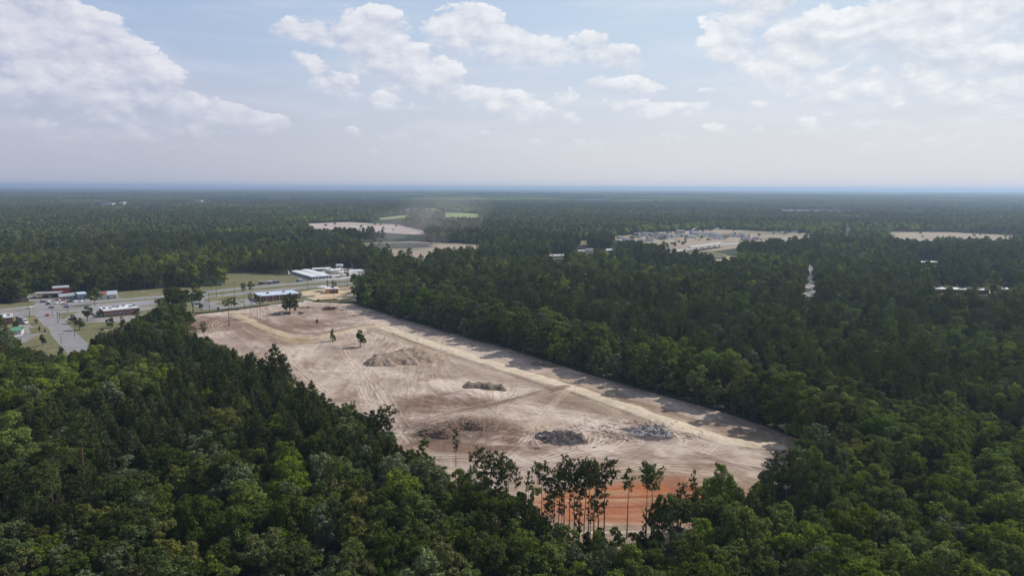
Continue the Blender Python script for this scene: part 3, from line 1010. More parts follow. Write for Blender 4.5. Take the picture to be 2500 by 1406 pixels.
def broadleaf_crown(seed, H, R, base, nclump, leaf, nleaf, flat_=1.0, droop=0.0, mess=.55):
    """several heavy lobes, each carrying leaf clumps, so that the crown is cut by deep shade"""
    r_ = np.random.default_rng(seed)
    pts = []; nor = []
    hz = H - base
    nl = int(r_.integers(7, 11))
    lob = [(np.array([r_.normal(0, .12) * R, r_.normal(0, .12) * R, H - R * .42]), R * .44)]
    for k in range(nl):
        a = 6.283 * k / nl * 1.62 + r_.uniform(-.4, .4)
        f = r_.uniform(.0, .82)
        lr_ = R * r_.uniform(.30, .50)
        out = (R - lr_) * r_.uniform(.75, 1.12) * (1 - .45 * f ** 2)
        lob.append((np.array([math.cos(a) * out, math.sin(a) * out, base + lr_ * .8 + (hz - lr_ * 1.9) * f]), lr_))
    tot = sum(l[1] ** 2 for l in lob)
    for c0, lr_ in lob:
        m_ = max(4, int(nclump * lr_ ** 2 / tot))
        for j in range(m_):
            d = unit(r_.normal(size=3) + np.array([c0[0], c0[1], 0]) / R * .5 + np.array([0, 0, .35]))
            c = c0 + d * lr_ * r_.uniform(.55, 1.02) * np.array([1, 1, .85 * flat_])
            cr_ = R * r_.uniform(.10, .21)
            n = int(nleaf * (cr_ / (R * .16)) ** 2)
            dd = unit(r_.normal(size=(n, 3)) + d * .6 + np.array([0, 0, .3]))
            p = c + dd * cr_ * (r_.uniform(.5, 1.1, (n, 1)) * np.array([1, 1, .75]))
            if droop: p[:, 2] -= droop * np.hypot(p[:, 0], p[:, 1]) ** 2 / R
            pts.append(p); nor.append(unit(dd + r_.normal(size=(n, 3)) * mess))
    P_ = np.concatenate(pts); Nn = np.concatenate(nor)
    n = len(P_)
    s = leaf * r_.uniform(.6, 1.35, n)
    V, Q = cards(P_, Nn, s, s * r_.uniform(.9, 1.5, n), r_)
    V[:, 2] = np.maximum(V[:, 2], .3)
    return mesh_np("crown", V, Q)


def needle_crown(seed, H, base, R, shape, nbranch, tuft, ntuft, nw=.16, nl=.75):
    """pine crown: needle tufts at the ends and along side branches"""
    r_ = np.random.default_rng(seed)
    pts = []; nor = []; dirs = []
    limbs = []
    for k in range(nbranch):
        f = r_.uniform(0, 1) ** (.85 if shape == 'round' else 1.0)
        z = base + (H - base) * f
        if shape == 'cone': rr_ = R * (1 - f) ** .8 * r_.uniform(.65, 1.1) + .25
        elif shape == 'round': rr_ = R * math.sqrt(max(.05, 1 - (2 * f - .85) ** 2 * .8)) * r_.uniform(.45, 1.1)
        else: rr_ = R * (.35 + .65 * math.sin(f * 3.0)) * r_.uniform(.4, 1.15)
        a = r_.uniform(0, 6.28)
        rise = r_.uniform(.05, .6) if shape != 'cone' else r_.uniform(.2, .7)
        tip = np.array([math.cos(a) * rr_, math.sin(a) * rr_, z + rr_ * rise])
        tip[2] = min(tip[2], H)
        limbs.append(((0, 0, z - rr_ * .1), tuple(tip)))
        nt = max(1, int(ntuft * rr_ / R))
        for j in range(nt):
            g_ = r_.uniform(.45, 1.0)
            c = np.array([0, 0, z]) * (1 - g_) + tip * g_ + r_.normal(size=3) * np.array([.28, .28, .16]) * (R / 3)
            m_ = int(tuft)
            dd = unit(r_.normal(size=(m_, 3)) + np.array([math.cos(a) * .4, math.sin(a) * .4, .75]))
            p = c + dd * nl * .5 * r_.uniform(.5, 1.2, (m_, 1))
            pts.append(p); dirs.append(dd)
    P_ = np.concatenate(pts); D_2 = np.concatenate(dirs)
    n = len(P_)
    side_ = unit(np.cross(D_2, r_.normal(size=(n, 3))))
    w = nw * r_.uniform(.6, 1.4, (n, 1)); l = nl * r_.uniform(.6, 1.2, (n, 1)) / 2
    V = np.stack([P_ - side_ * w - D_2 * l, P_ + side_ * w - D_2 * l, P_ + side_ * w * .7 + D_2 * l, P_ - side_ * w * .7 + D_2 * l], 1).reshape(-1, 3)
    return mesh_np("crown", V, np.arange(4 * n).reshape(n, 4)), limbs


def trunk_mesh(H, r0, seed, limbs=(), lean=.3, forks=0, base=0, R=0):
    r_ = np.random.default_rng(seed)
    mb = MB()
    n = 6
    lx, ly = r_.normal(0, lean, 2)
    pts = [(lx * (i / n) ** 2 + (0 if i == 0 else r_.normal(0, .06)), ly * (i / n) ** 2 + (0 if i == 0 else r_.normal(0, .06)), H * i / n - (.3 if i == 0 else 0)) for i in range(n + 1)]
    mb.tube(pts, [r0 * (1.25 if i == 0 else 1 - .8 * i / n) for i in range(n + 1)], 7)
    for a, b in limbs:
        mb.tube([a, b], [r0 * .2, r0 * .06], 3)
    for k in range(forks):
        a = 6.28 * k / forks + r_.uniform(-.5, .5)
        z0 = base * r_.uniform(.6, 1.1)
        rr_ = R * r_.uniform(.5, .85)
        zt = base + (H - base) * r_.uniform(.4, .95)
        mb.tube([(0, 0, z0), (math.cos(a) * rr_ * .45, math.sin(a) * rr_ * .45, z0 + (zt - z0) * .5), (math.cos(a) * rr_, math.sin(a) * rr_, zt)], [r0 * .5, r0 * .33, r0 * .08], 5)
    return mb.mesh("trunk")


class Model:
    def __init__(self, kind, crown, trunk, H, R):
        self.kind, self.crown, self.trunk, self.H, self.R = kind, crown, trunk, H, R
        crown.materials.append(LEAF['mid green'] if kind == 'broad' else LEAF['pine dark'])
        if trunk: trunk.materials.append(BARK if kind == 'broad' else BARK_P)


def make_broad(seed, H, R, base, nclump, leaf, nleaf, **k):
    return Model('broad', broadleaf_crown(seed, H, R, base, nclump, leaf, nleaf, **k), trunk_mesh(H * .85, .28, seed, forks=5, base=max(base, 3), R=R), H, R)


def make_pine(seed, H, base, R, shape, nb, tuft, nt, nw=.13, nl=.7, r0=.2):
    c, limbs = needle_crown(seed, H, base, R, shape, nb, tuft, nt, nw, nl)
    return Model('pine', c, trunk_mesh(H * .97, r0, seed, limbs[::2] if nb < 90 else limbs[::4], lean=.5 if shape != 'cone' else .1), H, R)


BROAD = [make_broad(100 + i, H, R, b, int(nc * 1.7), .30, int(nl * .9), **k) for i, (H, R, b, nc, nl, k) in enumerate([
    (15.5, 5.6, 4.0, 85, 62, {}), (17, 6.4, 4.5, 100, 64, {}), (14, 4.8, 3.0, 75, 58, {}), (16.5, 5.0, 3.5, 80, 60, {}),
    (13, 5.4, 3.0, 80, 60, dict(droop=.05)), (18, 5.6, 5.0, 92, 60, {}), (12, 4.2, 2.0, 64, 55, {}), (15, 6.6, 4.0, 105, 60, {})])]
EDGE = [make_broad(150 + i, H, R, b, int(nc * 1.5), .33, 50) for i, (H, R, b, nc) in enumerate([(14, 4.6, .6, 95), (16, 5.2, .8, 110), (12, 4.4, .3, 85), (8, 3.2, .2, 55)])]
YOUNG_PINE = [make_pine(200 + i, H, b, R, 'cone', nb, 9, 6, .10, .62, .13) for i, (H, b, R, nb) in enumerate([
    (13, 3.5, 2.3, 85), (14.5, 4.5, 2.5, 90), (12, 3, 2.2, 80), (15.5, 5, 2.6, 95), (13.5, 4, 2.9, 92)])]
TALL_PINE = [make_pine(230 + i, H, b, R, sh, nb, 9, 7, .09, .58, .22) for i, (H, b, R, sh, nb) in enumerate([
    (22, 15, 3.3, 'round', 44), (24, 16.5, 3.5, 'round', 48), (21, 11, 2.9, 'mix', 44), (23, 13, 3.1, 'mix', 48), (20, 13.5, 2.7, 'round', 34), (19, 7, 2.6, 'mix', 52)])]

# lighter versions for the stands farther off
BROAD_M = [make_broad(300 + i, H, R, b, int(nc * 1.5), .85, 15, mess=.3) for i, (H, R, b, nc) in enumerate([(16, 5.4, 2.5, 50), (17.5, 5.8, 3, 55), (14.5, 4.9, 2, 44), (18, 5.2, 3, 50), (13, 4.6, 1.5, 40)])]
PINE_M = [make_pine(330 + i, H, b, R, sh, nb, 5, 4, .30, 1.25, .2) for i, (H, b, R, sh, nb) in enumerate([
    (18, 7, 2.8, 'mix', 45), (20, 10, 3.2, 'round', 42), (16, 5, 2.6, 'cone', 48), (21, 11, 3.0, 'mix', 42), (15, 4, 2.6, 'cone', 46)])]
for i, md in enumerate(BROAD_M + PINE_M):
    md.crown.materials.clear()
    md.crown.materials.append(LEAF['stand'] if md.kind == 'broad' else LEAF['pine stand'])


def far_crown(seed, H, R, base, n, leaf, kind):
    r_ = np.random.default_rng(seed)
    d = unit(r_.normal(size=(n, 3))); d[:, 2] = np.abs(d[:, 2]) * 1.1 - .35
    rad = r_.uniform(.65, 1.1, (n, 1))
    if kind == 'pine': d[:, :2] *= (1.05 - .5 * np.clip(d[:, 2:3], 0, 1))
    P_ = d * rad * np.array([R, R, (H - base) * .5]) + np.array([0, 0, (H + base) / 2])
    V, Q = cards(P_, unit(d + r_.normal(size=(n, 3)) * .28 + np.array([0, 0, .3])), leaf * r_.uniform(.8, 1.3, n), leaf * r_.uniform(.8, 1.4, n), r_)
    V[:, 2] = np.maximum(V[:, 2], 0)
    return mesh_np("crown", V, Q)


FAR = []
for i, (H, R, b, k) in enumerate([(17, 5.5, 1, 'dark stand'), (15, 6, 1, 'dark stand'), (18.5, 5, 2, 'stand'), (16, 5.4, 2, 'stand'), (17, 5.6, 1, 'bright stand'), (14.5, 5.8, 1, 'bright stand'), (20, 4, 4, 'pine'), (18, 3.6, 3, 'pine'), (21, 4.4, 5, 'pine')]):
    me = far_crown(400 + i, H, R, b, 90, 2.1, k)
    me.materials.append(LEAF['pine stand'] if k == 'pine' else LEAF[k])
    FAR.append(me)


def patch(seed, kind, size=220, n=420, mat=None):
    """a piece of distant wood, seen only from kilometres away"""
    r_ = np.random.default_rng(seed)
    Vs = []; Qs = []; off = 0
    for k in range(n):
        x, y = r_.uniform(-size / 2, size / 2, 2)
        R = r_.uniform(4.5, 7.5); H = r_.uniform(12, 20) if kind == 'broad' else r_.uniform(15, 22)
        m_ = 11
        d = unit(r_.normal(size=(m_, 3))); d[:, 2] = np.abs(d[:, 2])
        P_ = d * np.array([R, R, H * .45]) * r_.uniform(.6, 1, (m_, 1)) + np.array([x, y, H * .5])
        V, Q = cards(P_, unit(d + r_.normal(size=(m_, 3)) * .4 + np.array([0, 0, .4])), r_.uniform(5, 8, m_), r_.uniform(5, 8, m_), r_)
        Vs.append(V); Qs.append(Q + off); off += len(V)
    V = np.concatenate(Vs); V[:, 2] = np.maximum(V[:, 2], -1)
    me = mesh_np("stand", V, np.concatenate(Qs))
    me.materials.append(LEAF[mat])
    return me


# ------------------------------------------------------------------ where the trees stand
bounds = [(np.array(p)[:, 0].min(), np.array(p)[:, 1].min(), np.array(p)[:, 0].max(), np.array(p)[:, 1].max()) for p in CLEAR]


def open_ground(X, Y, grow=0.0):
    m_ = np.zeros(X.shape, bool)
    for p, (x0, y0, x1, y1) in zip(CLEAR, bounds):
        s = (X > x0) & (X < x1) & (Y > y0) & (Y < y1)
        if s.any():
            m_[s] |= poly_mask(X[s], Y[s], p)
    return m_


# tree tops must not stand in front of these: strips kept free on the camera's side of the open ground
FREE = [
    gp([(448, 800), (500, 828), (600, 876), (735, 960), (870, 1035), (1000, 1105), (1090, 1165), (1160, 1235), (1250, 1290), (1350, 1340), (1500, 1345), (1640, 1340), (1700, 1290), (1860, 1215), (1960, 1130), (1960, 1060), (900, 740), (448, 780)])
    if False else [],
]
NEARLINE = gp([(430, 812), (520, 838), (600, 868), (660, 895), (720, 935), (790, 975), (860, 1000), (940, 1060), (1000, 1100), (1090, 1125), (1190, 1160), (1260, 1210)], 13.0)
FREE = [
        # the gap in front of the orange clay, with only tall stems in it
        gp([(1240, 1250), (1250, 1330), (1480, 1420), (1680, 1420), (1700, 1345), (1730, 1290)]),
        ]
fb = [(np.array(p)[:, 0].min(), np.array(p)[:, 1].min(), np.array(p)[:, 0].max(), np.array(p)[:, 1].max()) for p in FREE]
PINES = [gp([(120, 812), (440, 806), (600, 862), (730, 935), (870, 1000), (990, 1090), (900, 1150), (740, 1120), (420, 1090), (200, 1130), (-60, 1150), (-60, 1010), (250, 960), (430, 900)], 13),
         gp([(1180, 680), (1560, 715), (1900, 800), (2200, 860), (2600, 880), (2600, 1035), (2250, 975), (2000, 905), (1700, 845), (1450, 775), (1240, 745)], 15),
         gp([(-100, 500), (620, 520), (720, 545), (560, 560), (300, 580), (-100, 590)], 15),
         gp([(2150, 590), (2600, 600), (2600, 640), (2200, 625)], 15),
         gp([(-100, 1090), (180, 1100), (300, 1200), (120, 1260), (-100, 1220)], 13)]


BRIGHT = [gp([(1540, 640), (1700, 655), (1950, 735), (2350, 795), (2520, 830), (2520, 880), (2250, 850), (2000, 800), (1800, 740), (1620, 690)], 15),
          gp([(-60, 1150), (200, 1120), (500, 1150), (800, 1130), (1000, 1090), (1160, 1110), (1150, 1190), (700, 1200), (300, 1270), (-60, 1290)], 14),
          gp([(-60, 880), (220, 850), (430, 900), (250, 960), (-60, 1010)], 14), gp([(180, 560), (620, 575), (760, 590), (600, 618), (300, 592)], 14),
          gp([(1900, 560), (2500, 590), (2500, 610), (1980, 590)], 14), gp([(2000, 590), (2200, 600), (2170, 618), (1990, 605)], 14)]


def brightness_of(X, Y):
    m_ = np.zeros(X.shape)
    for p in BRIGHT: m_ = np.maximum(m_, poly_mask(X, Y, p))
    return fbm(X, Y, 95, 3, 15) + .22 * m_ + rng.normal(0, .07, X.shape)


def scatter(spacing, rmin, rmax, half=0.80, jit=.42, pad=45):
    """jittered grid inside the wedge of country in view and a little beside it"""
    W_ = rmax * half + pad
    xs = np.arange(-W_, W_, spacing); ys = np.arange(max(0, rmin * .6), rmax, spacing * .9)
    X, Y = np.meshgrid(xs, ys)
    X[1::2] += spacing / 2
    X = X + rng.uniform(-jit, jit, X.shape) * spacing
    Y = Y + rng.uniform(-jit, jit, X.shape) * spacing
    X, Y = X.ravel(), Y.ravel()
    r = np.hypot(X, Y)
    ok = (r > rmin) & (r < rmax) & (np.abs(X) < Y * half + pad)
    return X[ok], Y[ok]


def pineness(X, Y):
    m_ = np.zeros(X.shape, bool)
    for p in PINES:
        m_ |= poly_mask(X, Y, p)
    n = fbm(X, Y, 260, 3, 77)
    pr = np.where(m_, .93 - .6 * (fbm(X, Y, 40, 2, 79) > .66), np.where(n > .58, .62, .14))
    pr = np.where((Y > 700) & ~m_, np.where(n > .54, .75, .2), pr)
    return pr, m_


# woods never stand so tall that they hide the open ground seen from the air
VIS = [
    [(462, 800), (478, 772), (560, 761), (745, 740), (862, 738), (1000, 786), (1240, 852), (1600, 962), (1760, 1006), (1925, 1058), (1930, 1082), (1890, 1100), (1850, 1170), (1790, 1150),
     (1700, 1160), (1642, 1180), (1640, 1300), (1490, 1300), (1480, 1160), (1290, 1160), (1255, 1165), (1180, 1125), (1080, 1112), (1000, 1090), (975, 1060), (935, 1045), (870, 985), (790, 960), (720, 920), (690, 886), (640, 876), (580, 852), (520, 822), (470, 812)],
    [(0, 742), (70, 735), (75, 712), (290, 715), (300, 722), (380, 712), (395, 720), (378, 750), (330, 775), (240, 790), (205, 838), (150, 868), (60, 838), (30, 800), (0, 800)],
    [(480, 705), (552, 700), (552, 670), (700, 668), (845, 655), (890, 660), (852, 682), (858, 735), (745, 735), (478, 768)],
    [(872, 596), (1000, 592), (1195, 600), (1130, 603), (1060, 608), (1040, 622), (1022, 630), (1010, 612), (985, 606), (965, 622), (955, 604), (900, 600)],
    [(765, 545), (860, 543), (980, 552), (1045, 568), (1000, 570), (900, 565), (830, 562), (768, 563)],
    [(915, 533), (1000, 525), (998, 531), (945, 535)], [(1086, 520), (1170, 522), (1170, 532), (1088, 530)],
    [(1500, 580), (1580, 568), (1760, 560), (1980, 570), (1985, 577), (1940, 588), (1820, 592), (1760, 602), (1690, 616), (1650, 612), (1590, 598), (1500, 592)],
    [(2170, 568), (2330, 568), (2475, 576), (2470, 582), (2300, 578), (2280, 592), (2190, 582)],
    [(1969, 700), (1975, 655), (1986, 655), (1984, 722), (1970, 722)],
    [(2242, 636), (2292, 636), (2292, 647), (2242, 647)], [(2284, 700), (2367, 702), (2367, 716), (2284, 714)], [(2393, 702), (2414, 702), (2414, 717), (2393, 717)], [(2438, 701), (2474, 702), (2474, 714), (2438, 714)], [(1405, 606), (1500, 606), (1500, 616), (1405, 616)],
    [(1385, 489), (1500, 487), (1500, 490), (1390, 491)], [(228, 500), (308, 496), (308, 499), (228, 503)], [(1905, 512), (2080, 514), (2080, 516), (1905, 515)], [(472, 492), (518, 491), (518, 493), (472, 494)],
    [(1345, 622), (1380, 622), (1380, 631), (1345, 631)], [(1745, 625), (1800, 625), (1800, 634), (1745, 634)], [(1700, 605), (1760, 603), (1750, 618), (1710, 614)],
    [(2064, 556), (2074, 556), (2074, 575), (2064, 575)], [(1415, 588), (1430, 588), (1430, 593), (1415, 593)], [(1420, 612), (1440, 612), (1440, 618), (1420, 618)],
]
VB = [(min(p[0] for p in q), min(p[1] for p in q), max(p[0] for p in q), max(p[1] for p in q)) for q in VIS]


def hides(X, Y, Ht, side=2.2):
    m_ = np.zeros(X.shape, bool)
    for hf in ((0.97, 0.85, .72, .6, 0.45, .3, 0.15) if side > 2.3 else (0.96, 0.72, 0.45, 0.2)):
        for sd in ((-side, 0, side) if side > 2.3 else (-side, side)):
            x = X + sd
            dx, dy, dz = x, Y, Ht * hf - CAM_H
            zc = dx * fw.x + dy * fw.y + dz * fw.z
            zc = np.maximum(zc, 1)
            px = 1250 + F * (dx * rt.x + dy * rt.y + dz * rt.z) / zc
            py = 703 - F * (dx * up.x + dy * up.y + dz * up.z) / zc
            for q, (x0, y0, x1, y1) in zip(VIS, VB):
                s = (px > x0) & (px < x1) & (py > y0) & (py < y1)
                if s.any():
                    t_ = np.zeros(X.shape, bool); t_[s] = poly_mask(px[s], py[s], q)
                    m_ |= t_
    return m_


def allowed(X, Y):
    ok = ~open_ground(X, Y)
    for p, (x0, y0, x1, y1) in zip(FREE, fb):
        s = (X > x0) & (X < x1) & (Y > y0) & (Y < y1)
        if s.any():
            t_ = np.zeros(X.shape, bool); t_[s] = poly_mask(X[s], Y[s], p)
            ok &= ~t_
    return ok


TREES = []          # x, y, model, rot, scale, tone
# near and middle ground: one candidate grid, pines stand closer together
X, Y = scatter(3.9, 120, 560)
pr, inpl = pineness(X, Y)
isp = rng.random(X.size) < pr
ok = allowed(X, Y)
dfence = seg_dist(X, Y, FENCE_R)
isp &= ~((dfence < 22) & (rng.random(X.size) < .9))
keep_p = isp & ok & (rng.random(X.size) < np.where(inpl, .92, .45))
keep_b = (~isp) & ok & (rng.random(X.size) < np.where(dfence < 18, .62, .52))
cand = [(x, y, 'p') for x, y in zip(X[keep_p], Y[keep_p])] + [(x, y, 'b') for x, y in zip(X[keep_b], Y[keep_b])]
# broadleaf trees keep their distance from one another
cell = {}
def crowded(x, y, d):
    i, j = int(x // 8), int(y // 8)
    for a in (-1, 0, 1):
        for b in (-1, 0, 1):
            for (u, v) in cell.get((i + a, j + b), ()):
                if (u - x) ** 2 + (v - y) ** 2 < d * d: return True
    return False
order = rng.permutation(len(cand))
DF = {}
bright_c = brightness_of(np.array([c[0] for c in cand]), np.array([c[1] for c in cand]))
dist_f = seg_dist(np.array([c[0] for c in cand]), np.array([c[1] for c in cand]), FENCE_R)
for k in order:
    x, y, t = cand[k]
    if t == 'b':
        if crowded(x, y, 5.0 if dist_f[k] > 14 else 4.2): continue
        cell.setdefault((int(x // 8), int(y // 8)), []).append((x, y))
        if dist_f[k] < 12: md = EDGE[rng.integers(len(EDGE))]
        else: md = BROAD[rng.integers(len(BROAD))]
        sc = rng.uniform(.78, 1.18)
        tn = bright_c[k]
        tone = 'dark green' if tn < .46 else 'mid green' if tn < .62 else 'bright green'
        if tn < .62 and rng.random() < .38: tone = 'grey green' if rng.random() < .5 else 'olive'
        if rng.random() < .08: tone = 'bright green'
    else:
        if crowded(x, y, 2.3): continue
        if poly_mask(np.array([x]), np.array([y]), PINES[0])[0] or (rng.random() < .5): md = YOUNG_PINE[rng.integers(len(YOUNG_PINE))]
        else: md = TALL_PINE[rng.integers(len(TALL_PINE))] if rng.random() < .55 else YOUNG_PINE[rng.integers(len(YOUNG_PINE))]
        if md in TALL_PINE and Y is not None and math.hypot(x, y) < 320 and rng.random() < .6: sc = rng.uniform(.7, .85)
        else: sc = rng.uniform(.85, 1.15)
        tone = 'pine dark' if rng.random() < .7 else 'pine green'
    if t == 'p': sc *= rng.uniform(.74, 1.16)
    if t == 'b' and dist_f[k] < 18: sc = rng.uniform(1.05, 1.55)
    TREES.append([x, y, md, rng.uniform(0, 6.28), sc, tone])
_h = hides(np.array([t[0] for t in TREES]), np.array([t[1] for t in TREES]), np.array([t[2].H * t[4] for t in TREES]))
_tiny = hides(np.array([t[0] for t in TREES]), np.array([t[1] for t in TREES]), np.array([t[2].H * t[4] * .36 for t in TREES]))
_short = hides(np.array([t[0] for t in TREES]), np.array([t[1] for t in TREES]), np.array([t[2].H * t[4] * .62 for t in TREES]))
keepers = []
for t, h_, s_, y_ in zip(TREES, _h, _short, _tiny):
    if h_:
        if y_: continue
        t[4] *= .36 if s_ else .62
    keepers.append(t)
TREES = keepers


# tall pines and other trees picked out one by one: foot (px), top (px), model, tone, extra word
def place(px, pyb, pyt, md, tone, wide=1.0, note=None):
    x, y = G(px, pyb)
    dep = math.hypot(x, y)
    dt = px_dir(px, pyt)
    h = CAM_H + dt.z * dep / math.hypot(dt.x, dt.y)
    return dict(x=x, y=y, md=md, rot=rng.uniform(0, 6.28), s=h / md.H, w=wide, tone=tone, note=note)


T0, T1, T2, T3, T4, T5 = TALL_PINE
SOLO = []
# the row of tall pines before the orange clay
for (px, pb, pt, md, tone, wd) in [
    (1215, 1290, 1108, T3, 'pine dark', 1.0), (1232, 1285, 1112, T0, 'pine dark', 1.0), (1200, 1300, 1105, T2, 'pine dark', 1.1), (1242, 1300, 1120, T1, 'pine dark', .9),
    (1262, 1300, 1140, T4, 'pine green', .6), (1322, 1315, 1125, T0, 'pine dark', 1.0), (1338, 1340, 1170, T2, 'pine dark', .9), (1352, 1330, 1150, T3, 'pine dark', .9),
    (1362, 1335, 1145, T3, 'pine dark', .9), (1376, 1330, 1112, T1, 'pine green', .9), (1388, 1355, 1130, T0, 'pine dark', .9), (1400, 1345, 1160, T2, 'pine dark', .85),
    (1412, 1350, 1128, T3, 'pine dark', .9), (1424, 1345, 1122, T1, 'pine dark', .9), (1436, 1350, 1118, T0, 'pine dark', .9), (1448, 1340, 1125, T4, 'pine dark', .9),
    (1460, 1325, 1160, T5, 'pine dark', 1.15), (1474, 1330, 1122, T0, 'pine dark', 1.1), (1530, 1316, 1144, T4, 'pine green', 1.0),
    (1576, 1340, 1130, T1, 'pine green', .95), (1588, 1338, 1131, T0, 'pine green', 1.1), (1572, 1352, 1240, T5, 'pine green', .6),
    (1688, 1310, 1146, T4, 'pine green', .6), (1660, 1330, 1180, T5, 'pine dark', 1.1), (1165, 1265, 1092, T0, 'pine green', .9), (1182, 1275, 1110, T4, 'pine green', .9), (1290, 1305, 1150, T4, 'pine green', .7),
    (1885, 1290, 1105, T3, 'pine dark', 1.1), (1915, 1280, 1100, T2, 'pine dark', 1.2), (1940, 1300, 1120, T3, 'pine dark', 1.1), (1870, 1275, 1150, T4, 'pine dark', .8),
    (1340, 1360, 1210, T5, 'pine dark', .9), (1370, 1350, 1215, T4, 'pine dark', .8), (1410, 1362, 1230, T5, 'pine dark', .9), (1440, 1355, 1210, T2, 'pine dark', .8),
]:
    SOLO.append(place(px, pb, pt, md, tone, wd * .86, 'before the orange clay' if px > 1300 else 'left of the clay bank'))
